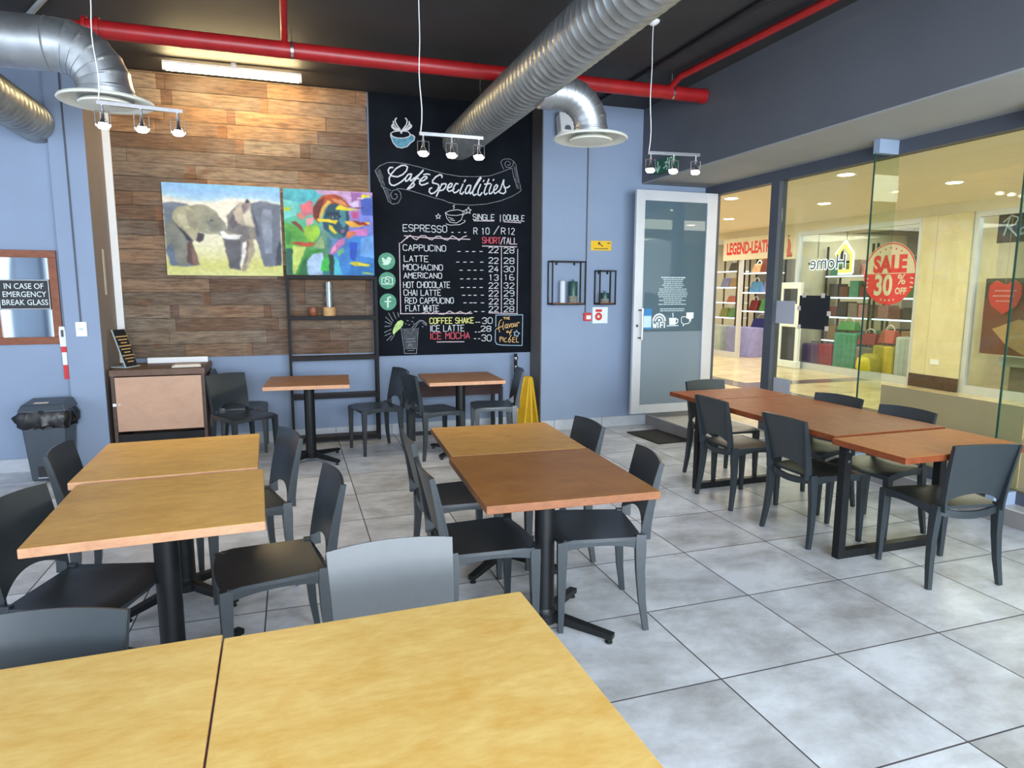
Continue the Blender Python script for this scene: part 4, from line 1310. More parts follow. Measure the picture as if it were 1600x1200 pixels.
def canvas(x0, x1, z0, z1, y, img, label, tilt=0.0):
    H, W = img.shape[:2]
    t = thing('canvas_painting', ((x0 + x1) / 2, y, z0), 0, label, 'painting')
    t.rotation_euler = (tilt, 0, 0)
    w_, h = x1 - x0, z1 - z0
    MB().box((-w_ / 2, 0.002, 0), (w_ / 2, 0.034, h)).build('stretcher', M['canvas_edge'], t, 0)
    vs = [(-w_ / 2 + w_ * i / (W - 1), 0.0, h - h * j / (H - 1)) for j in range(H) for i in range(W)]
    fs = [(j * W + i, (j + 1) * W + i, (j + 1) * W + i + 1, j * W + i + 1) for j in range(H - 1) for i in range(W - 1)]
    me = bpy.data.meshes.new('painted_face')
    me.from_pydata(vs, [], fs)
    ca = me.color_attributes.new('Col', 'FLOAT_COLOR', 'POINT')
    ca.data.foreach_set('color', np.concatenate([img.reshape(-1, 3), np.ones((H * W, 1))], 1).astype('f').ravel())
    me.materials.append(M['art'])
    o = bpy.data.objects.new('painted_face', me)
    C.objects.link(o)
    o.parent = t
    return t


def lerp(stops, V):
    out = np.zeros(V.shape + (3,))
    xs = [s[0] for s in stops]
    for c in range(3):
        out[..., c] = np.interp(V, xs, [s[1][c] for s in stops])
    return out


def eleph_bg(U, V, n):
    return lerp([(0, (128, 184, 220)), (8, (140, 180, 225)), (15, (160, 200, 225)), (20, (232, 222, 206)), (32, (238, 228, 208)), (60, (232, 226, 196)), (76, (222, 218, 160)), (88, (208, 205, 120)), (100, (216, 214, 140))], V + (n - 0.5) * 8)


def portrait_bg(U, V, n):
    a = lerp([(0, (90, 175, 200)), (30, (90, 190, 170)), (60, (90, 170, 80)), (100, (50, 120, 80))], V)
    b = lerp([(0, (200, 160, 205)), (35, (150, 130, 200)), (60, (90, 130, 210)), (100, (40, 120, 190))], V)
    k = np.clip((U + (n - 0.5) * 40 - 35) / 25, 0, 1)[..., None]
    return a * (1 - k) + b * k


canvas(-1.118, -0.060, 1.722, 2.592, 7.165, 0.86 * raster(200, 165, eleph_bg, ELEPHANT), 'wide canvas painting of two elephants greeting on yellow grass')
canvas(-0.030, 0.850, 1.735, 2.588, 7.150, 0.80 * raster(210, 205, portrait_bg, PORTRAIT), 'square canvas of a woman in a red headwrap in bright green, blue and yellow', -0.02)

# ------------------------------------------------------------------ ladder shelf and what stands on it
t = thing('ladder_shelf', (0.41, 7.11, 0), 0, 'tall black steel shelf unit with dark wood boards before the timber wall', 'shelf')
for x in (-0.436, 0.436):
    for y in (-0.075, 0.072):
        MB().box((x - 0.014, y - 0.014, 0), (x + 0.014, y + 0.014, 1.722)).build('post', M['shelfmetal'], t, 0)
MB().box((-0.422, -0.088, 1.694), (0.422, -0.062, 1.722)).box((-0.422, 0.060, 1.694), (0.422, 0.085, 1.722)).build('top_rail', M['shelfmetal'], t, 0)
for z in (1.29, 0.875, 0.475, 0.03):
    b = MB().box((-0.422, -0.085, z), (0.422, 0.085, z + 0.028)).build('shelf_board', M['darkwood'], t, 0)
    MB().box((-0.422, -0.089, z - 0.012), (0.422, -0.085, z + 0.030)).build('front_rail', M['shelfmetal'], b, 0)
t = thing('candle_lantern', (0.375, 7.10, 1.320), 0, 'clear glass cylinder on a round wooden base standing on the shelf unit', 'ornament')
MB().lathe([(0.062, 0), (0.064, 0.01), (0.064, 0.082), (0.058, 0.088)], n=28).build('wooden_base', M['lightwood'], t, 40)
MB().lathe([(0.046, 0.088), (0.046, 0.345), (0.043, 0.345), (0.043, 0.090)], n=28).build('glass_cylinder', M['clear'], t, 40)
MB().lathe([(0.030, 0.09), (0.030, 0.32), (0.026, 0.34), (0.01, 0.342)], n=20).build('frosted_liner', M['doorfrost'], t, 40)
tag(MB().lathe([(0.028, 0), (0.040, 0.012), (0.046, 0.05), (0.040, 0.085), (0.034, 0.09), (0.030, 0.085)], (0.215, 7.10, 1.320), 24).build('brown_cup', M['frame_wood'], None, 40), 'small brown wooden cup on the shelf unit, left of the glass cylinder', 'cup')

# ------------------------------------------------------------------ cabinet by the column
t = thing('cabinet', (-1.153, 6.85, 0), 0, 'low dark wood cabinet with a pale beech front beside the column', 'cabinet')
MB().box((-0.377, -0.30, 0.0), (-0.350, 0.30, 0.825)).box((0.350, -0.30, 0.0), (0.377, 0.30, 0.825)).box((-0.35, 0.27, 0.08), (0.35, 0.30, 0.825)).box((-0.35, -0.25, 0.10), (0.35, 0.27, 0.12)).build('carcass', M['darkwood'], t, 0)
MB().box((-0.382, -0.310, 0.825), (0.382, 0.31, 0.880)).build('worktop', M['slabwood'], t, 0, 0.003)
p = MB().box((-0.345, -0.305, 0.330), (0.348, -0.288, 0.815)).build('front_panel', M['paleply'], t, 0)
p['label'] = 'pale beech front panel'
MB().box((-0.372, -0.312, 0.56), (-0.345, -0.300, 0.585)).lathe([(0.008, 0), (0.008, 0.01)], (-0.318, -0.312, 0.57), 10).build('latch', M['white'], p, 0)
MB().box((-0.35, -0.288, 0.12), (0.35, -0.27, 0.30)).build('lower_panel', M['shelfmetal'], t, 0)
tag(MB().box((-1.33, 7.09, 0.880), (-0.80, 7.115, 0.932)).build('white_batten', M['white'], None, 0), 'long white batten lying along the back of the cabinet top', 'batten')
o = MB().box((-0.12, -0.08, 0), (0.12, 0.08, 0.012)).box((-0.10, -0.06, 0.012), (0.11, 0.07, 0.02)).build('folded_paper', M['paper'], None, 0)
o.location = (-0.94, 6.72, 0.880)
o.rotation_euler = (0, 0, 0.1)
tag(o, 'flat folded pale papers on the right of the cabinet top', 'papers')
t = thing('counter_menu', (-1.455, 6.84, 0.880), 1.15, 'small black counter menu in an acrylic stand on the cabinet', 'menu stand')
mb = MB().bar([(0, -0.05, 0.006), (0, 0.055, 0.34)], [(0.15, 0.008)] * 2, (1, 0, 0))
mb.build('menu_card', M['black'], t, 0)
mb = MB()
for i in range(9):
    s = 0.12 + i * 0.085
    y, z = -0.05 + 0.105 * s, 0.006 + 0.334 * s
    ww = 0.04 + 0.02 * ((i * 7) % 3)
    mb.bar([(0, y - 0.0052, z), (0, y - 0.003, z + 0.009)], [(ww * 2, 0.0012)] * 2, (1, 0, 0))
mb.build('menu_text', M['chalk_orange'], t, 0)
MB().box((-0.09, -0.07, 0), (0.09, 0.09, 0.006)).bar([(0, -0.044, 0.006), (0, 0.062, 0.34)], [(0.175, 0.004)] * 2, (1, 0, 0)).build('acrylic_stand', M['decal_soft'], t, 0)
o = MB().box((-1.585, 6.86, 1.535), (-1.582, 6.915, 1.94)).build('paper_strip', M['paper'], None, 0)
tag(o, 'narrow beige printed strip on the taupe side of the column', 'notice')

# ------------------------------------------------------------------ left wall
t = thing('framed_mirror', (-2.14, 6.69, 1.113), 0, 'wood-framed mirror with a black emergency plaque on the left wall', 'mirror')
mb = MB()
for lo, hi in (((-0.25, -0.03, 0), (0.25, 0, 0.062)), ((-0.25, -0.03, 0.735), (0.25, 0, 0.797)), ((-0.25, -0.03, 0.062), (-0.188, 0, 0.735)), ((0.188, -0.03, 0.062), (0.25, 0, 0.735))):
    mb.box(lo, hi)
mb.build('frame', M['frame_wood'], t, 0, 0.003)
MB().box((-0.188, -0.010, 0.062), (0.188, -0.002, 0.735)).build('mirror_glass', M['mirror'], t, 0)
pl = MB().box((-0.185, -0.036, 0.298), (0.187, -0.030, 0.552)).build('plaque', M['black'], t, 0)
mb = MB()
for lo, hi in (((-0.181, -0.0368, 0.302), (0.183, -0.036, 0.306)), ((-0.181, -0.0368, 0.544), (0.183, -0.036, 0.548)), ((-0.181, -0.0368, 0.306), (-0.177, -0.036, 0.544)), ((0.179, -0.0368, 0.306), (0.183, -0.036, 0.544))):
    mb.box(lo, hi)
mb.build('plaque_border', M['decal'], pl, 0)
pf = lambda a, b, d: (0.001 + a, -0.0368 - d, 0.425 + b)
for i, s in enumerate(('IN CASE OF', 'EMERGENCY', 'BREAK GLASS')):
    font_mesh('plaque_text', s, 0.066, M['decal'], lambda a, b, d, i=i: pf(a, b + 0.068 - 0.068 * i, d), pl, sx=0.84)
t = thing('barrier_tape_holder', (-1.888, 6.672, 1.04), 0, 'white wall holder with red and white striped tape beside the column', 'wall holder')
mb = MB()
pts = [(-0.024, 0.05), (0.024, 0.05), (0.027, 0.16), (0.022, 0.225), (-0.022, 0.225), (-0.027, 0.16)]
mb.prism(pts, lambda a, b, d: (a, -d, b), 0.025)
h = mb.build('holder_body', M['white'], t, 0, 0.004)
MB().box((-0.010, -0.027, 0.135), (0.010, -0.025, 0.195)).build('slot', M['frame_dark'], h, 0)
MB().box((-0.022, -0.016, 0.0), (0.020, -0.008, 0.05)).build('red_band', M['signred'], t, 0)
MB().box((-0.018, -0.014, -0.11), (0.018, -0.008, 0.0)).build('white_tape', M['white'], t, 0)
MB().box((-0.016, -0.016, -0.235), (0.020, -0.008, -0.11)).build('red_tape', M['signred'], t, 0)
t = thing('light_switch', (-1.727, 6.60, 1.18), 0, 'white switch plate on the column face at the end of the conduit', 'light switch')
MB().box((-0.042, -0.012, 0), (0.042, 0, 0.125)).build('plate', M['white'], t, 0, 0.002)
MB().box((-0.016, -0.017, 0.055), (0.014, -0.012, 0.072)).build('rocker', M['decal_soft'], t, 0)

# pedal bin
t = thing('pedal_bin', (-1.975, 6.42, 0), 0, 'grey pedal bin with a black bag folded over its rim by the column', 'bin')
mb = MB()
vs = [(-0.125, -0.13, 0), (0.125, -0.13, 0), (0.125, 0.13, 0), (-0.125, 0.13, 0), (-0.165, -0.155, 0.56), (0.165, -0.155, 0.56), (0.165, 0.155, 0.56), (-0.165, 0.155, 0.56)]
mb.add(vs, [(0, 3, 2, 1), (4, 5, 6, 7), (0, 1, 5, 4), (1, 2, 6, 5), (2, 3, 7, 6), (3, 0, 4, 7)])
mb.build('body', M['bin'], t, 0, 0.015)
random.seed(4)
n = 36
vs, fs = [], []
RINGS = [(0.172, 0.60, 0.004), (0.188, 0.575, 0.010), (0.196, 0.53, 0.016), (0.190, 0.48, 0.018), (0.182, 0.45, 0.020), (0.172, 0.445, 0.010)]
for j, (r, z, jit) in enumerate(RINGS):
    for k in range(n):
        a = 2 * math.pi * k / n
        c, s = math.cos(a), math.sin(a)
        q = r / max(abs(c), abs(s)) * (1 - 0.06 * abs(math.sin(2 * a)))
        q += random.uniform(-jit, jit)
        if j in (2, 3) and 17 <= k <= 20:
            q += 0.045
        vs.append((c * q, s * q * 0.92, z + random.uniform(-jit, jit) * 0.8))
for j in range(len(RINGS) - 1):
    for k in range(n):
        fs.append((j * n + k, j * n + (k + 1) % n, (j + 1) * n + (k + 1) % n, (j + 1) * n + k))
MB().add(vs, fs).build('bin_bag', M['bag'], t, 50)
mb = MB()
vs = [(-0.178, -0.165, 0.585), (0.178, -0.165, 0.585), (0.178, 0.165, 0.585), (-0.178, 0.165, 0.585), (-0.150, -0.135, 0.645), (0.150, -0.135, 0.645), (0.150, 0.140, 0.665), (-0.150, 0.140, 0.665)]
mb.add(vs, [(0, 3, 2, 1), (4, 5, 6, 7), (0, 1, 5, 4), (1, 2, 6, 5), (2, 3, 7, 6), (3, 0, 4, 7)])
ld = mb.build('lid', M['bin'], t, 0, 0.012)
MB().bar([(-0.02, -0.100, 0.650), (-0.02, -0.060, 0.6535)], [(0.10, 0.002)] * 2, (1, 0, 0)).build('sticker', M['paper'], ld, 0)
MB().box((-0.07, -0.141, 0.045), (0.07, -0.128, 0.125)).build('pedal_recess', M['black'], t, 0)
MB().box((-0.062, -0.175, 0.030), (0.062, -0.125, 0.045)).build('pedal', M['chrome'], t, 0, 0.003)

# ------------------------------------------------------------------ under the chalkboard
t = thing('low_bench', (1.66, 6.98, 0), 0, 'low maroon bench on black box-section legs under the chalkboard', 'bench')
MB().box((-0.50, -0.17, 0.545), (0.50, 0.17, 0.585)).build('bench_top', M['maroonwood'], t, 0, 0.003)
MB().box((-0.47, -0.165, 0.465), (0.47, -0.135, 0.545)).box((-0.47, 0.135, 0.465), (0.47, 0.165, 0.545)).build('apron', M['maroonwood'], t, 0)
for sx in (-1, 1):
    for sy in (-1, 1):
        MB().box((sx * 0.485 - 0.02, sy * 0.15 - 0.02, 0), (sx * 0.485 + 0.02, sy * 0.15 + 0.02, 0.545)).build('leg', M['blackmetal'], t, 0)
MB().box((-0.465, -0.165, 0.055), (0.465, -0.135, 0.095)).build('floor_rail', M['blackmetal'], t, 0)
t = thing('telescopic_pole', (2.415, 7.12, 0), 0, 'black upright pole with chrome collars beside the chalkboard corner', 'pole')
MB().lathe([(0.10, 0), (0.10, 0.012), (0.03, 0.02), (0.028, 0.04)], n=24).build('base', M['blackmetal'], t, 40)
MB().lathe([(0.026, 0.03), (0.026, 0.52), (0.020, 0.525), (0.020, 0.868)], n=16).build('tube', M['shelfmetal'], t, 40)
for z in (0.53, 0.62, 0.70, 0.80):
    MB().lathe([(0.028, z), (0.030, z + 0.006), (0.030, z + 0.030), (0.022, z + 0.036)], n=16).build('collar', M['chrome'], t, 40)
t = thing('wet_floor_sign', (2.50, 6.99, 0), -0.85, 'yellow folding floor sign stood on end below the chalkboard corner', 'floor sign')
for s, nm in ((-1, 'front_panel'), (1, 'rear_panel')):
    mb = MB()
    pts = [(-0.13, 0.0), (0.13, 0.0), (0.075, 0.60), (0.05, 0.625), (-0.01, 0.625), (-0.03, 0.60)]
    mb.prism(pts, lambda a, b, d, s=s: (a, s * (0.085 - 0.125 * b) + d, b), 0.012)
    p = mb.build(nm, M['yellow'], t, 0)
    mb = MB()
    for (a0, b0), (a1, b1) in (((-0.02, 0.61), (-0.125, 0.0)), ((0.062, 0.615), (0.125, 0.0)), ((0.045, 0.60), (0.02, 0.0))):
        mb.bar([(a0, s * (0.085 - 0.125 * b0) - 0.004, b0), (a1, s * (0.085 - 0.125 * b1) - 0.004, b1)], [(0.016, 0.014)] * 2, (1, 0, 0))
    mb.build('rim', M['yellowedge'], p, 0)

# ------------------------------------------------------------------ right wall pieces
def box_shelf(x0, x1, z0, z1, y0, y1, label):
    cx = (x0 + x1) / 2
    t = thing('wall_box_shelf', (cx, y1, z0), 0, label, 'wall shelf', 'black wire box shelves')
    w_, h, d, r = (x1 - x0) / 2, z1 - z0, y0 - y1, 0.007
    mb = MB()
    for y in (d + r, -r):
        mb.box((-w_ - r, y - r, 0), (-w_ + r, y + r, h)).box((w_ - r, y - r, 0), (w_ + r, y + r, h))
        mb.box((-w_, y - r, -r), (w_, y + r, r)).box((-w_, y - r, h - r), (w_, y + r, h + r))
    for x in (-w_, w_):
        mb.box((x - r, d, -r), (x + r, 0, r)).box((x - r, d, h - r), (x + r, 0, h + r))
    mb.build('wire_frame', M['blackmetal'], t, 0)
    MB().box((-w_ + r, d + 2 * r, 0.004), (w_ - r, -2 * r, 0.016)).build('shelf_board', M['frame_wood'], t, 0)
    mb = MB()
    for x in (-w_ * 0.5, w_ * 0.6):
        mb.box((x - 0.012, -0.006, h - 0.035), (x + 0.012, -0.001, h - r))
    mb.build('hanger_tab', M['blackmetal'], t, 0)
    return t


box_shelf(2.715, 3.105, 1.435, 1.900, 6.755, 6.90, 'larger black wire box shelf with a white and a green candle')
box_shelf(3.285, 3.478, 1.435, 1.805, 6.755, 6.90, 'smaller black wire box shelf with one short green candle')
tag(MB().lathe([(0.030, 0), (0.031, 0.005), (0.031, 0.225), (0.027, 0.238), (0.010, 0.245), (0.004, 0.252)], (2.858, 6.82, 1.451), 20).build('pillar_candle', M['candle_white'], None, 40), 'slim white pillar candle in the larger wire box shelf', 'candle')


def potted_candle(x, h, r, hp, label):
    t = thing('potted_candle', (x, 6.82, 1.451), 0, label, 'candle')
    MB().lathe([(r * 0.96, 0), (r, 0.008), (r, hp), (r * 0.92, hp)], n=24).build('pot', M['stone'], t, 40)
    MB().lathe([(r * 0.97, hp), (r * 0.98, h - 0.01), (r * 0.9, h), (0.006, h)], n=24).build('wax', M['candle_green'], t, 40)
    mb = MB()
    for k, (dx, dy) in enumerate(((0, 0), (0.012, 0.006), (-0.011, 0.004))):
        mb.tube([(dx * 0.5, dy, h), (dx, dy, h + 0.018 + 0.005 * k)], 0.0025, 6)
    mb.build('wick', M['black'], t, 40)


potted_candle(2.985, 0.235, 0.052, 0.075, 'tall dark green candle in a speckled pot in the larger wire box shelf')
potted_candle(3.375, 0.110, 0.052, 0.045, 'short dark green candle in a speckled pot in the smaller wire box shelf')
t = thing('warning_sign', (3.355, 6.90, 2.035), 0, 'yellow rectangular sign with a small arrow on the right wall', 'sign')
MB().box((-0.128, -0.006, 0), (0.128, 0, 0.108)).build('sign_face', M['signyellow'], t, 0, 0.003)
wf = lambda a, b, d: (a, -0.0062 - d, b)
mb = MB()
mb.stroke([(-0.035, 0.085), (0.020, 0.045)], 0.010, wf, 0.0008)
mb.stroke([(-0.035, 0.085), (-0.012, 0.088)], 0.010, wf, 0.0008)
mb.stroke([(-0.035, 0.085), (-0.030, 0.062)], 0.010, wf, 0.0008)
mb.stroke([(0.075, 0.083), (0.112, 0.083)], 0.009, wf, 0.0008)
for i in range(7):
    mb.stroke([(-0.085 + i * 0.025, 0.020), (-0.067 + i * 0.025, 0.020)], 0.009, wf, 0.0008)
mb.build('sign_marks', M['black'], t, 0, recalc=False)
t = thing('fire_call_point', (3.195, 6.90, 1.245), 0, 'small red fire call point under the conduit on the right wall', 'alarm')
MB().box((-0.046, -0.035, 0), (0.046, 0, 0.09)).build('housing', M['signred'], t, 0, 0.004)
MB().box((-0.022, -0.038, 0.018), (0.034, -0.035, 0.062)).build('break_glass', M['decal'], t, 0)
t = thing('fire_notice', (3.36, 6.90, 1.214), 0, 'white square fire notice with a red round symbol on the right wall', 'sign')
MB().box((-0.095, -0.006, 0), (0.095, 0, 0.184)).build('notice_face', M['decal'], t, 0)
nf = lambda a, b, d: (a, -0.0062 - d, b)
mb = MB().disc(-0.020, 0.078, 0.045, nf, 0.0006, 28)
mb.add([nf(a, b, 0.0006) for a, b in ((-0.060, 0.130), (0.022, 0.130), (0.022, 0.160), (-0.060, 0.160))], [(0, 1, 2, 3)])
mb.build('red_symbol', M['signred'], t, 0, recalc=False)
mb = MB().disc(-0.020, 0.078, 0.018, nf, 0.0012, 20)
mb.stroke([(0.035, 0.100), (0.052, 0.100)], 0.008, nf, 0.0012)
mb.build('symbol_centre', M['paper'], t, 0, recalc=False)
t = thing('wall_speaker', (2.845, 6.90, 3.23), 0, 'white wall speaker with loose wires behind the right duct elbow', 'speaker')
mb = MB().bar([(0, -0.15, 0.0), (0, -0.09, 0.21)], [(0.155, 0.12)] * 2, (1, 0, 0))
mb.build('cabinet', M['white'], t, 0, 0.012)
MB().bar([(0, -0.02, 0.11), (0, -0.10, 0.11)], [(0.05, 0.03)] * 2, (1, 0, 0)).build('wall_bracket', M['shelfmetal'], t, 0)
g = MB().tube([(0, -0.205, 0.045), (0, -0.195, 0.047)], 0.035, 16).build('cone', M['frame_dark'], t, 40)
MB().tube([(0.02, -0.06, 0.20), (0.05, -0.03, 0.27), (0.02, -0.02, 0.33), (0.06, -0.02, 0.365)], 0.004, 6).build('wire', M['white'], t, 40)
t = thing('exit_sign', (XB, 6.36, 2.83), 0, 'green exit sign with a white arrow on the slate bulkhead', 'exit sign')
MB().box((-0.05, -0.19, 0), (0, 0.19, 0.145)).build('sign_box', M['exitgreen'], t, 0, 0.004)
ef = lambda a, b, d: (-0.0504 - d, -a, b)
mb = MB()
mb.stroke([(-0.11, 0.125), (-0.11, 0.025)], 0.020, ef, 0.0008)
mb.stroke([(-0.155, 0.07), (-0.11, 0.020), (-0.065, 0.07)], 0.020, ef, 0.0012)
mb.build('arrow', M['exitwhite'], t, 0, recalc=False)
mb = MB()
for pl in ([(0.03, 0.09), (0.07, 0.10), (0.05, 0.06), (0.08, 0.045), (0.07, 0.015)], [(0.05, 0.06), (0.02, 0.04), (0.0, 0.045)], [(0.07, 0.10), (0.10, 0.075)]):
    mb.stroke(pl, 0.014, ef, 0.0010)
mb.disc(0.085, 0.122, 0.014, ef, 0.0010, 14)
mb.stroke([(0.125, 0.02), (0.125, 0.125), (0.165, 0.125), (0.165, 0.02)], 0.012, ef, 0.0010)
mb.build('running_figure', M['exitwhite'], t, 0, recalc=False)

# ------------------------------------------------------------------ glass door (standing open) and mat
d = bpy.data.objects.new('door_1', None)
C.objects.link(d)
d.location = (3.63, 6.62, 0.19)
tag(d, 'open aluminium-framed glass door leaf with frosted lower half', 'door', kind='structure')
W_, H_ = 1.035, 2.49
MB().box((0, -0.022, 0), (0.105, 0.022, H_)).box((W_ - 0.13, -0.022, 0), (W_, 0.022, H_)).box((0.105, -0.022, 0), (W_ - 0.13, 0.022, 0.10)).box((0.105, -0.022, H_ - 0.11), (W_ - 0.13, 0.022, H_)).build('door_frame', M['alu'], d, 0, 0.002)
MB().box((0.105, -0.004, 0.935), (W_ - 0.13, 0.004, H_ - 0.11)).build('glass', M['doorglass'], d, 0)
MB().box((0.105, -0.004, 0.10), (W_ - 0.13, 0.004, 0.935)).build('frosted_glass', M['doorfrost'], d, 0)
hd = MB().tube([(0.088, -0.065, 0.85), (0.088, -0.065, 1.20)], 0.012, 12).build('handle', M['chrome'], d, 40)
mb = MB()
for z in (0.87, 1.18):
    mb.tube([(0.060, -0.022, z), (0.088, -0.068, z)], 0.008, 10)
mb.build('bracket', M['frame_dark'], hd, 40)
MB().tube([(0.045, -0.020, 1.005), (0.045, -0.026, 1.005)], 0.016, 14).build('lock', M['frame_dark'], d, 40)
df = lambda a, b, q: (a, -0.0045 - q, b)
random.seed(8)
mb = MB()
for i in range(17):
    z = 1.545 - i * 0.0215 - (0.03 if i > 14 else 0)
    hw = random.uniform(0.11, 0.20) if 0 < i < 15 else 0.155
    x = 0.50 - hw
    while x < 0.50 + hw:
        l = random.uniform(0.018, 0.055)
        mb.stroke([(x, z), (min(x + l, 0.50 + hw), z)], 0.010 if i else 0.014, df, 0.0008)
        x += l + 0.010
mb.build('notice_lettering', M['decal_soft'], d, 0, recalc=False)
mb = MB().add([df(a, b, 0.0008) for a, b in ((0.125, 0.965), (0.238, 0.965), (0.238, 1.195), (0.125, 1.195))], [(0, 1, 2, 3)])
s_ = mb.build('sticker', M['blue_sticker'], d, 0, recalc=False)
s_['label'] = 'blue and white sticker'
mb = MB().add([df(a, b, 0.0014) for a, b in ((0.130, 0.985), (0.233, 0.985), (0.233, 1.115), (0.130, 1.115))], [(0, 1, 2, 3)])
mb.build('sticker_panel', M['pale_sticker'], s_, 0, recalc=False)
mb = MB()
cx, cz = 0.335, 1.055
for r, ww in ((0.078, 0.018), (0.048, 0.016)):
    mb.stroke([(cx + r * math.cos(math.pi * i / 12), cz + r * math.sin(math.pi * i / 12)) for i in range(13)], ww, df, 0.0008)
mb.disc(cx, cz + 0.010, 0.016, df, 0.0008, 16)
lettering(mb, 'WI', cx - 0.078, cz - 0.075, cx - 0.008, cz - 0.015, 0.014, df, 0.0008)
lettering(mb, 'FI', cx + 0.018, cz - 0.075, cx + 0.075, cz - 0.015, 0.014, df, 0.0008)
mb.build('wifi_decal', M['decal'], d, 0, recalc=False)
mb = MB().add([df(a, b, 0.0008) for a, b in ((0.470, 1.010), (0.550, 1.010), (0.556, 1.090), (0.464, 1.090))], [(0, 1, 2, 3)])
mb.stroke([(0.555, 1.080), (0.580, 1.070), (0.578, 1.035), (0.552, 1.025)], 0.012, df, 0.0008)
mb.stroke([(0.440, 1.000), (0.590, 1.000)], 0.009, df, 0.0008)
mb.stroke([(0.510, 1.100), (0.520, 1.115), (0.505, 1.130), (0.515, 1.145)], 0.009, df, 0.0008)
mb.build('cup_decal', M['decal'], d, 0, recalc=False)
mb = MB().add([df(a, b, 0.0008) for a, b in ((0.690, 1.085), (0.735, 1.070), (0.750, 1.035), (0.758, 1.075), (0.785, 1.085), (0.785, 1.150), (0.690, 1.150))], [(0, 1, 2, 3, 4, 5, 6)])
mb.stroke([(0.635, 1.100), (0.720, 1.100), (0.735, 1.085), (0.735, 1.035), (0.715, 1.022), (0.675, 1.020), (0.650, 0.995), (0.652, 1.022), (0.628, 1.035), (0.625, 1.085), (0.635, 1.100)], 0.008, df, 0.0010)
mb.build('chat_decal', M['decal'], d, 0, recalc=False)
mt_ = MB().box((-0.20, -0.31, 0), (0.20, 0.31, 0.012)).build('door_mat', M['doormat'], None, 0)
mt_.location = (3.755, 6.21, 0)
mt_.rotation_euler = (0, 0, math.radians(4))
tag(mt_, 'dark ribbed door mat on the tiles before the door step', 'mat')

# notices stuck on the shop glass
o = MB().box((4.738, 4.915, 1.225), (4.743, 5.300, 1.545)).build('black_poster', M['black'], None, 0)
tag(o, 'square black board taped inside the shop glass', 'poster')
for y, z in ((4.93, 1.24), (5.285, 1.24), (5.24, 1.548), (5.0, 1.546), (4.915, 1.38), (5.30, 1.42)):
    MB().box((4.736, y - 0.022, z - 0.022), (4.7378, y + 0.022, z + 0.022)).build('tape', M['paper'], o, 0)
o = MB().box((4.738, 5.36, 1.26), (4.742, 5.625, 1.49)).build('notice_sheet', mat('grey_notice_sheet', srgb(176, 178, 190), 0.7, var=0.03), None, 0)
tag(o, 'plain pale grey sheet on the glass beside the slate mullion', 'notice')
o = MB().box((4.738, 5.36, 0.42), (4.742, 5.600, 0.70)).build('notice_sheet', bpy.data.materials['grey_notice_sheet'], None, 0)
tag(o, 'pale grey sheet low on the glass, just above the long table', 'notice')

# ------------------------------------------------------------------ shopping passage beyond the glass
ZF, XF = 0.13, 9.2
swall('floor_passage', (4.75, YR, -0.1), (12.2, 15.0, ZF), M['mallfloor'])
struct('trim_10', MB().box((6.45, 2.0, ZF), (6.85, 15.0, ZF + 0.0012)).box((6.45, 8.4, ZF), (9.1, 8.75, ZF + 0.0010)), M['mallstripe'])
swall('ceiling_passage', (4.82, YR, 2.85), (12.2, 15.0, 2.95), M['mallceil'])
swall('wall_passage_end', (4.8, 15.0, ZF), (12.2, 15.1, 2.85), M['mallwall'])
swall('wall_passage_near', (4.9, YR - 0.1, ZF), (12.2, YR, 2.85), M['mallwall'])
swall('wall_shop_back', (11.9, YR, ZF), (12.0, 15.0, 2.85), mat('grey_shop_wall', srgb(128, 126, 122), 0.7, var=0.05))
swall('wall_passage_left', (4.74, 7.4, ZF), (4.80, 15.0, 2.85), M['mallwall'])
swall('trim_11', (XF - 0.04, YR, 2.70), (XF + 0.12, 15.0, 2.85), M['mallwall'])
swall('wall_shop_pillar', (XF - 0.06, 6.97, ZF), (XF + 0.5, 7.75, 2.70), M['malltile'])
struct('trim_12', MB().box((XF - 0.075, 6.96, ZF), (XF - 0.05, 7.76, 0.33)), M['darkwood'])
struct('wall_shop_partition', MB().box((XF + 0.5, 7.3, ZF), (11.9, 7.38, 2.70)).box((XF + 0.05, 10.42, ZF), (11.9, 10.48, 2.70)), M['mallwall'])
tag(MB().box((XF - 0.068, 7.28, 0.50), (XF - 0.06, 7.42, 0.58)).build('socket_plate', M['white'], None, 0), 'small white plate low on the cream tiled pillar across the passage', 'socket')


def shop_window(n, y0, y1, posts=()):
    mb = MB().box((XF - 0.03, y0, ZF), (XF + 0.05, y1, ZF + 0.12)).box((XF - 0.03, y0, 2.62), (XF + 0.05, y1, 2.70))
    for y in (y0, y1 - 0.07) + tuple(posts):
        mb.box((XF - 0.03, y, ZF + 0.12), (XF + 0.05, y + 0.07, 2.62))
    o = struct('window_%d' % n, mb, M['alu'])
    MB().box((XF + 0.004, y0, ZF + 0.12), (XF + 0.012, y1, 2.62)).build('shop_glass', M['clear'], o, 0)


shop_window(5, 7.76, 10.42)
shop_window(6, 2.0, 6.96, (4.4,))
shop_window(7, 12.05, 14.9)
# downlights
for x in (5.82, 7.42):
    for y in (1.9, 3.9, 5.93, 7.93, 10.15, 12.3):
        t = thing('downlight', (x, y, 2.85), 0, 'round warm downlight in the passage ceiling beyond the shop glass', 'ceiling light', 'passage downlights')
        MB().lathe([(0.085, -0.002), (0.110, -0.006), (0.112, 0.0)], n=24).build('trim_ring', M['white'], t, 40)
        MB().lathe([(0.005, -0.006), (0.080, -0.006), (0.084, -0.002)], n=24).build('lens', M['downlight'], t, 40)

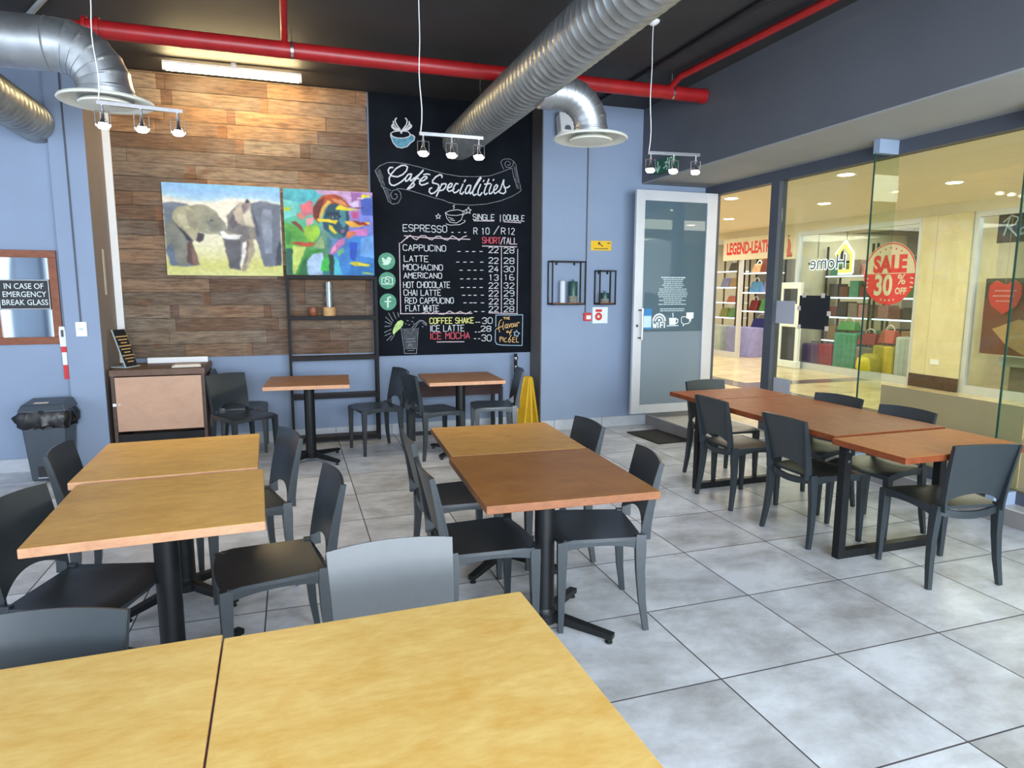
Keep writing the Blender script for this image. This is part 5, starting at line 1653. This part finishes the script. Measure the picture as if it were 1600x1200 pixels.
# leather shop
t = thing('shop_sign', (XF - 0.08, 11.7, 2.24), 0, 'cream fascia board with red leather shop lettering across the passage', 'shop sign')
MB().box((-0.03, -0.87, 0), (0.03, 0.87, 0.46)).build('sign_board', M['mallwall'], t, 0)
font_mesh('sign_lettering', 'LEGEND-LEATHER', 0.33, M['signred'], lambda a, b, q: (-0.032, -0.06 - a, 0.23 + b), t, bold=0.013, width=1.64)
t = thing('logo_panel', (XF - 0.03, 10.58, 2.20), 0, 'small cream panel with a red boot-shaped mark above the shop entrance', 'shop sign')
MB().box((-0.02, -0.16, 0), (0.02, 0.16, 0.50)).build('panel', M['mallwall'], t, 0)
lf = lambda a, b, q: (-0.0205 - q, -a, b)
pts = [(-0.07, 0.05), (0.07, 0.05), (0.07, 0.10), (0.02, 0.14), (0.03, 0.27), (-0.01, 0.36), (-0.05, 0.40), (-0.07, 0.38), (-0.06, 0.25), (-0.08, 0.15)]
MB().add([lf(a, b, 0.0008) for a, b in pts], [tuple(range(len(pts)))]).build('mark', M['coral'], t, 0, recalc=False)
mb = MB().disc(-0.045, 0.435, 0.022, lf, 0.0008, 16)
mb.stroke([(-0.06, 0.055), (-0.02, 0.055)], 0.03, lf, 0.0014)
mb.stroke([(0.02, 0.055), (0.06, 0.055)], 0.03, lf, 0.0014)
mb.build('mark_detail', M['maroon'], t, 0, recalc=False)


def rack(name, x, y0, y1, zs, label, glow_m='ledshelf', depth=0.34):
    t = thing(name, (x, (y0 + y1) / 2, ZF), 0, label, 'shop shelf')
    h = (y1 - y0) / 2
    for s in (-1, 1):
        for dx in (0.0, depth):
            MB().box((dx - 0.015, s * h - 0.015, 0), (dx + 0.015, s * h + 0.015, 2.3)).build('post', M['shelfmetal'], t, 0)
    for z in zs:
        b = MB().box((-0.02, -h, z), (depth + 0.02, h, z + 0.03)).build('shelf_board', M['white'], t, 0)
        MB().box((-0.026, -h, z + 0.002), (-0.02, h, z + 0.028)).build('light_strip', M[glow_m], b, 0)
    return t


def bag(x, y, z, w_, h, d_, col, label, group=None, handle='white'):
    t = thing('handbag', (x, y, z), 0, label, 'bag', group)
    mb = MB()
    vs = [(-d_ / 2, -w_ / 2, 0), (d_ / 2, -w_ / 2, 0), (d_ / 2, w_ / 2, 0), (-d_ / 2, w_ / 2, 0), (-d_ * 0.22, -w_ * 0.42, h), (d_ * 0.22, -w_ * 0.42, h), (d_ * 0.22, w_ * 0.42, h), (-d_ * 0.22, w_ * 0.42, h)]
    mb.add(vs, [(0, 3, 2, 1), (4, 5, 6, 7), (0, 1, 5, 4), (1, 2, 6, 5), (2, 3, 7, 6), (3, 0, 4, 7)])
    mb.build('bag_body', M[col], t, 0, 0.02)
    MB().tube([(0, w_ * 0.26 * math.cos(math.pi * i / 8), h - 0.01 + h * 0.42 * math.sin(math.pi * i / 8)) for i in range(9)], 0.012, 6).build('bag_handle', M[handle], t, 40)
    return t


def suitcase(y, w_, h, col, label, x=9.55, d_=0.26):
    t = thing('suitcase', (x, y, ZF), 0, label, 'suitcase')
    MB().box((-d_ / 2, -w_ / 2, 0.05), (d_ / 2, w_ / 2, h)).build('shell', M[col], t, 0, 0.03)
    mb = MB()
    for i in range(4):
        y_ = -w_ / 2 + w_ * (i + 1) / 5
        mb.box((-d_ / 2 - 0.006, y_ - 0.008, 0.10), (-d_ / 2 + 0.004, y_ + 0.008, h - 0.06))
    mb.build('rib', M[col], t, 0)
    mb = MB().tube([(0, -0.08, h - 0.01), (0, -0.08, h + 0.035), (0, 0.08, h + 0.035), (0, 0.08, h - 0.01)], 0.010, 8)
    mb.build('grip', M['char'], t, 40)
    for sx in (-1, 1):
        for sy in (-1, 1):
            MB().tube([(sx * d_ * 0.32 - 0.012, sy * w_ * 0.36, 0.026), (sx * d_ * 0.32 + 0.012, sy * w_ * 0.36, 0.026)], 0.026, 12).build('wheel', M['black'], t, 40)
    return t


rack('display_rack', 10.0, 12.05, 13.0, (0.55, 0.98, 1.40, 1.84), 'lit shelf rack of bags inside the leather shop, right of its door post')
rack('display_rack', 10.0, 13.25, 14.2, (0.80, 1.16, 1.52, 1.90), 'lit shelf rack of bags inside the leather shop, left of its door post')
for i, (y, z, w_, h, col, lab) in enumerate(((11.70, 1.87, 0.30, 0.20, 'tan', 'tan handbag on the top board of the right lit rack'), (11.35, 1.87, 0.42, 0.34, 'brown', 'large brown handbag on the top board of the right lit rack'), (11.75, 1.43, 0.30, 0.24, 'sky', 'pale blue handbag on the second board of the right lit rack'), (11.30, 1.43, 0.30, 0.24, 'lavender', 'lavender handbag on the second board of the right lit rack'), (11.75, 1.01, 0.28, 0.24, 'maroon', 'maroon handbag on the third board of the right lit rack'), (11.35, 1.01, 0.36, 0.26, 'leaf', 'green handbag on the third board of the right lit rack'), (11.5, 0.58, 0.60, 0.26, 'navy', 'navy holdall on the lowest board of the right lit rack'), (12.55, 1.93, 0.30, 0.2, 'char', 'black handbag on the top board of the left lit rack'), (12.5, 1.55, 0.28, 0.22, 'tan', 'tan handbag on the second board of the left lit rack'), (12.85, 1.55, 0.28, 0.22, 'lavender', 'lilac handbag on the second board of the left lit rack'), (12.6, 1.19, 0.26, 0.15, 'coral', 'coral purse on the third board of the left lit rack'), (12.5, 0.83, 0.28, 0.22, 'leaf', 'green handbag on the lowest board of the left lit rack'), (12.85, 0.83, 0.28, 0.22, 'olive', 'olive handbag on the lowest board of the left lit rack'))):
    bag(10.17, y + 1.0, ZF + z, w_, h, 0.22, col, lab, 'bags in the leather shop')
for y0, y1, nm in ((13.2, 14.2, 'pale green display plinth under the left lit rack of the leather shop'), (12.14, 12.98, 'pale lilac display plinth under the right lit rack of the leather shop')):
    tag(MB().box((9.55, y0, ZF), (9.93, y1, 0.78)).build('display_plinth', M['offwhite'] if y0 > 13 else M['lavender'], None, 0, 0.01), nm, 'plinth')
t = thing('olive_sign', (10.4, 12.85, 2.30), 0, 'small olive sign above the bags in the leather shop', 'sign')
MB().box((0, -0.17, 0), (0.02, 0.17, 0.26)).build('face', M['olive'], t, 0)
MB().tube([(0.01, 0, 0.26), (0.01, 0, 0.55)], 0.006, 6).build('hanger', M['shelfmetal'], t, 40)
for y, lab in ((10.34, 'white anti-theft gate at the shop entrance, seen past the mullion'),):
    t = thing('security_gate', (9.05, y, ZF), 0, lab, 'security gate')
    MB().box((-0.04, -0.27, 0.0), (0.04, -0.19, 1.62)).box((-0.04, 0.19, 0.0), (0.04, 0.27, 1.62)).box((-0.04, -0.19, 1.50), (0.04, 0.19, 1.62)).box((-0.04, -0.19, 0.78), (0.04, 0.19, 1.22)).box((-0.06, -0.28, 0), (0.06, 0.28, 0.14)).build('gate_frame', M['white'], t, 0, 0.015)
    MB().box((-0.015, -0.19, 0.14), (0.015, 0.19, 0.78)).box((-0.015, -0.19, 1.22), (0.015, 0.19, 1.50)).build('antenna_panel', M['char'], t, 0)

# homeware shop window
suitcase(10.20, 0.40, 0.46, 'purple', 'purple suitcase at the left end of the homeware window')
suitcase(9.82, 0.34, 0.48, 'crimson', 'crimson suitcase next to the purple one in the homeware window')
suitcase(9.37, 0.50, 0.72, 'teal', 'tall teal suitcase in the middle of the homeware window')
suitcase(8.93, 0.36, 0.50, 'taupe', 'taupe suitcase right of the tall teal one in the homeware window')
suitcase(8.55, 0.40, 0.55, 'lemon', 'bright yellow suitcase in the homeware window')
suitcase(8.08, 0.46, 0.72, 'offwhite', 'tall off-white suitcase at the right end of the homeware window')
bag(9.55, 9.40, 0.89, 0.40, 0.16, 0.22, 'leaf', 'green bag with white handle standing on the teal suitcase', None)
bag(9.55, 8.93, 0.665, 0.38, 0.20, 0.22, 'crimson', 'red bag with white handle standing on the taupe suitcase', None)
bag(9.55, 8.53, 0.72, 0.32, 0.22, 0.22, 'coral', 'coral bag standing on the yellow suitcase', None)
tag(MB().lathe([(0.04, 0), (0.17, 0.06), (0.22, 0.18), (0.20, 0.32), (0.10, 0.40), (0.03, 0.41)], (9.36, 8.72, ZF), 20).build('yellow_pouffe', M['lemon'], None, 50), 'round yellow patterned pouffe before the yellow suitcase', 'pouffe')
rack('homeware_rack', 9.86, 8.1, 9.2, (0.5, 0.95, 1.32, 1.72), 'shelf rack of homeware behind the sale disc')
rack('homeware_rack', 9.86, 9.3, 10.35, (0.5, 0.95, 1.32, 1.72), 'shelf rack of homeware behind the glowing shop sign')
random.seed(21)
CK = ['char', 'brown', 'taupe', 'maroon', 'leaf', 'sky', 'pink', 'tan', 'olive', 'char', 'teal']
CN = {'char': 'black', 'leaf': 'green', 'sky': 'blue', 'tan': 'tan', 'brown': 'brown', 'taupe': 'taupe', 'maroon': 'maroon', 'pink': 'pink', 'olive': 'olive', 'teal': 'teal'}
BN = {0.53: 'lowest', 0.98: 'second lowest', 1.35: 'second highest', 1.75: 'top'}
for ra, (ya, yb) in (('right', (8.14, 9.16)), ('left', (9.34, 10.31))):
    for z in (0.53, 0.98, 1.35, 1.75):
        seen = []
        for k in range(4):
            y = ya + (yb - ya) * (k + 0.5) / 4
            c = random.choice([q for q in CK if q not in seen])
            seen.append(c)
            o = MB().box((-0.13, -0.105, 0), (0.13, 0.105, random.uniform(0.18, 0.30))).build('storage_box', M[c], None, 0, 0.012)
            o.location = (10.02, y, ZF + z)
            tag(o, '%s storage box on the %s board of the %s homeware rack' % (CN[c], BN[z], 'sale-disc' if ra == 'right' else 'shop-sign'), 'box', 'boxes on the homeware racks')
# round sale disc on that window, read from the passage
t = thing('sale_decal', (XF - 0.004, 8.33, 1.87), 0, 'round red and white sale disc stuck on the homeware window', 'decal')
sf = lambda a, b, q: (-0.001 - q, -a, b)
R_ = 0.50
up_ = [(R_ * math.cos(math.pi * i / 24), R_ * math.sin(math.pi * i / 24)) for i in range(25)]
lo_ = [(R_ * math.cos(math.pi + math.pi * i / 24), R_ * math.sin(math.pi + math.pi * i / 24)) for i in range(25)]
M['decal_cream'] = mat('cream_vinyl', srgb(214, 200, 178), 0.6, var=0.03)
M['decal_red'] = mat('red_vinyl', srgb(214, 52, 50), 0.55, var=0.05)
MB().add([sf(a, b, 0) for a, b in up_], [tuple(range(25))]).build('upper_half', M['decal_cream'], t, 0, recalc=False)
MB().add([sf(a, b, 0) for a, b in lo_], [tuple(range(25))]).build('lower_half', M['decal_red'], t, 0, recalc=False)
mb = MB()
mb.stroke([(0.480 * math.cos(2 * math.pi * i / 48), 0.480 * math.sin(2 * math.pi * i / 48)) for i in range(49)], 0.02, sf, 0.001)
for i in range(5):
    mb.disc(-0.2 + 0.1 * i, 0.41 - 0.02 * abs(i - 2) ** 1.5, 0.015, sf, 0.001, 8)
mb.build('ring', M['decal_red'], t, 0, recalc=False)
font_mesh('sale_lettering', 'SALE', 0.36, M['decal_red'], lambda a, b, q: (-0.003, -a, 0.14 + b), t, bold=0.020, sx=0.82)
font_mesh('number_lettering', '30', 0.46, M['decal_cream'], lambda a, b, q: (-0.003, 0.10 - a, -0.20 + b), t, bold=0.014, sx=0.78)
font_mesh('percent_lettering', '%', 0.22, M['decal_cream'], lambda a, b, q: (-0.003, -0.24 - a, -0.10 + b), t, bold=0.004)
font_mesh('off_lettering', 'OFF', 0.14, M['decal_cream'], lambda a, b, q: (-0.003, -0.24 - a, -0.28 + b), t, bold=0.005, sx=0.85)
mb = MB()
for i in range(4):
    mb.disc(-0.12 + 0.08 * i, -0.43 + 0.01 * abs(i - 1.5), 0.015, sf, 0.002, 8)
for s in (-1, 1):
    for i in range(3):
        mb.stroke([(s * 0.40, -0.07 - i * 0.07), (s * 0.45, -0.08 - i * 0.07)], 0.02, sf, 0.002)
mb.build('border_marks', M['decal_cream'], t, 0, recalc=False)
# glowing sign, seen from behind so it reads mirrored
t = thing('home_sign', (9.32, 9.76, 2.10), 0, 'glowing homeware sign with yellow house outline, seen mirrored through the window', 'shop sign')
M['sign_white'] = mat('lit_letter_white', (0.85, 0.92, 1.0), 0.5, emit=0.7)
M['sign_yellow'] = mat('lit_yellow_outline', (1.0, 0.82, 0.12), 0.5, emit=0.9)
M['sign_navy'] = mat('navy_letter', (0.03, 0.06, 0.14), 0.5)
hf = lambda a, b, q: (-0.001 - q, a, b)
font_mesh('letters_halo', 'Home', 0.36, M['sign_white'], lambda a, b, q: (0.0, a + 0.02, b), t, bold=0.018, sx=0.95)
font_mesh('letters', 'Home', 0.36, M['sign_navy'], lambda a, b, q: (-0.006, a + 0.02, b), t, bold=0.0, sx=0.95)
mb = MB()
hp = [(-0.25, -0.16), (-0.52, -0.16), (-0.52, 0.12), (-0.36, 0.30), (-0.18, 0.12)]
mb.stroke(hp, 0.060, hf, 0.004)
mb.build('house_outline', M['sign_yellow'], t, 0, recalc=False)
mb = MB()
mb.stroke([(a * 1.08 + 0.02, b * 1.12) for a, b in hp], 0.09, hf, 0.0)
mb.build('house_halo', M['sign_white'], t, 0, recalc=False)
MB().tube([(0.03, -0.36, 0.28), (0.03, -0.36, 0.62)], 0.006, 6).tube([(0.03, 0.3, 0.1), (0.03, 0.3, 0.62)], 0.006, 6).box((0.004, -0.5, -0.02), (0.03, 0.5, 0.02)).build('sign_hanger', M['shelfmetal'], t, 0)

# right-hand shop window: hanging boards
t = thing('brand_board', (9.30, 6.27, 2.25), 0, 'dark hanging board with pale script in the right-hand shop window', 'shop sign')
MB().box((0, -0.45, 0), (0.02, 0.45, 0.40)).build('board', M['char'], t, 0)
rf = lambda a, b, q: (-0.001 - q, -a, b)
mb = MB()
for pl in ([(-0.36, 0.10), (-0.30, 0.33)], [(-0.38, 0.28), (-0.28, 0.36), (-0.18, 0.32), (-0.22, 0.24), (-0.31, 0.21), (-0.18, 0.08)], [(-0.08, 0.20), (-0.15, 0.17), (-0.14, 0.10), (-0.08, 0.12), (-0.05, 0.20), (-0.05, 0.10)], [(0.08, 0.20), (0.01, 0.18), (0.02, 0.11), (0.08, 0.14), (0.08, 0.21), (0.05, 0.02), (-0.02, 0.02)], [(0.14, 0.14), (0.22, 0.17), (0.20, 0.22), (0.14, 0.18), (0.14, 0.11), (0.24, 0.12)]):
    mb.stroke(pl, 0.020, rf, 0.001)
mb.build('script', M['decal_soft'], t, 0, recalc=False)
mb = MB()
for y in (-0.35, 0.35):
    mb.tube([(0.01, y, 0.40), (0.01, y, 0.60)], 0.004, 6)
mb.build('hanger', M['chrome'], t, 40)
t = thing('window_poster', (9.32, 6.12, 0.72), 0, 'large dark red and brown poster in the right-hand shop window', 'poster')
MB().box((0, -0.70, 0), (0.02, 0.70, 1.05)).build('poster_sheet', M['brown'], t, 0)
mb = MB()
for col_, pts in (('char', [(-0.70, 0.75), (-0.40, 0.95), (0.1, 1.0), (0.70, 0.7), (0.70, 1.05), (-0.70, 1.05)]),):
    MB().add([rf(a, b, 0.001) for a, b in pts], [tuple(range(len(pts)))]).build('dark_area', M[col_], t, 0, recalc=False)
for col_, pts in (('tan', [(-0.55, 0.35), (-0.2, 0.5), (0.3, 0.35), (0.7, 0.2), (0.7, 0.05), (-0.1, 0.02), (-0.35, 0.15)]), ('maroon', [(-0.70, 0.45), (-0.3, 0.62), (0.2, 0.55), (0.5, 0.70), (0.2, 0.80), (-0.70, 0.72)])):
    MB().add([rf(a, b, 0.0015) for a, b in pts], [tuple(range(len(pts)))]).build('figure_area', M[col_], t, 0, recalc=False)
t = thing('heart_sign', (9.26, 6.51, 1.28), 0, 'red heart-shaped sign hanging before the dark poster', 'sign')
hp = [(0.0, 0.0), (0.17, 0.12), (0.22, 0.25), (0.21, 0.40), (0.12, 0.46), (0.0, 0.40), (-0.12, 0.46), (-0.21, 0.40), (-0.22, 0.25), (-0.17, 0.12)]
MB().prism(hp, lambda a, b, q: (q, -a, b), 0.015).build('heart', M['signred'], t, 0)
mb = MB()
for b, h in ((0.32, 0.13), (0.25, 0.15), (0.18, 0.10)):
    x = -h
    while x < h:
        mb.stroke([(x, b), (x + 0.035, b)], 0.022, rf, 0.001)
        x += 0.05
mb.build('lettering', M['pink'], t, 0, recalc=False)
MB().tube([(0.007, 0, 0.40), (0.007, 0, 1.42)], 0.003, 6).build('cord', M['chrome'], t, 40)
t = thing('display_counter', (9.6, 6.05, ZF), 0, 'pale counter under the dark poster in the right-hand shop window', 'counter')
MB().box((-0.12, -0.60, 0.42), (0.20, 0.60, 0.56)).build('counter_top', M['offwhite'], t, 0, 0.01)
MB().box((-0.02, -0.50, 0.0), (0.14, 0.50, 0.42)).build('counter_base', M['taupe'], t, 0)

for x, y in ((9.8, 8.3), (9.8, 9.6), (10.6, 8.6), (10.6, 9.9)):
    t = thing('downlight', (x, y, 2.85), 0, 'small white downlight inside the homeware shop', 'ceiling light', 'homeware shop downlights')
    MB().lathe([(0.055, -0.002), (0.075, -0.006), (0.077, 0.0)], n=20).build('trim_ring', M['white'], t, 40)
    MB().lathe([(0.005, -0.006), (0.052, -0.006), (0.054, -0.002)], n=20).build('lens', M['downlight'], t, 40)
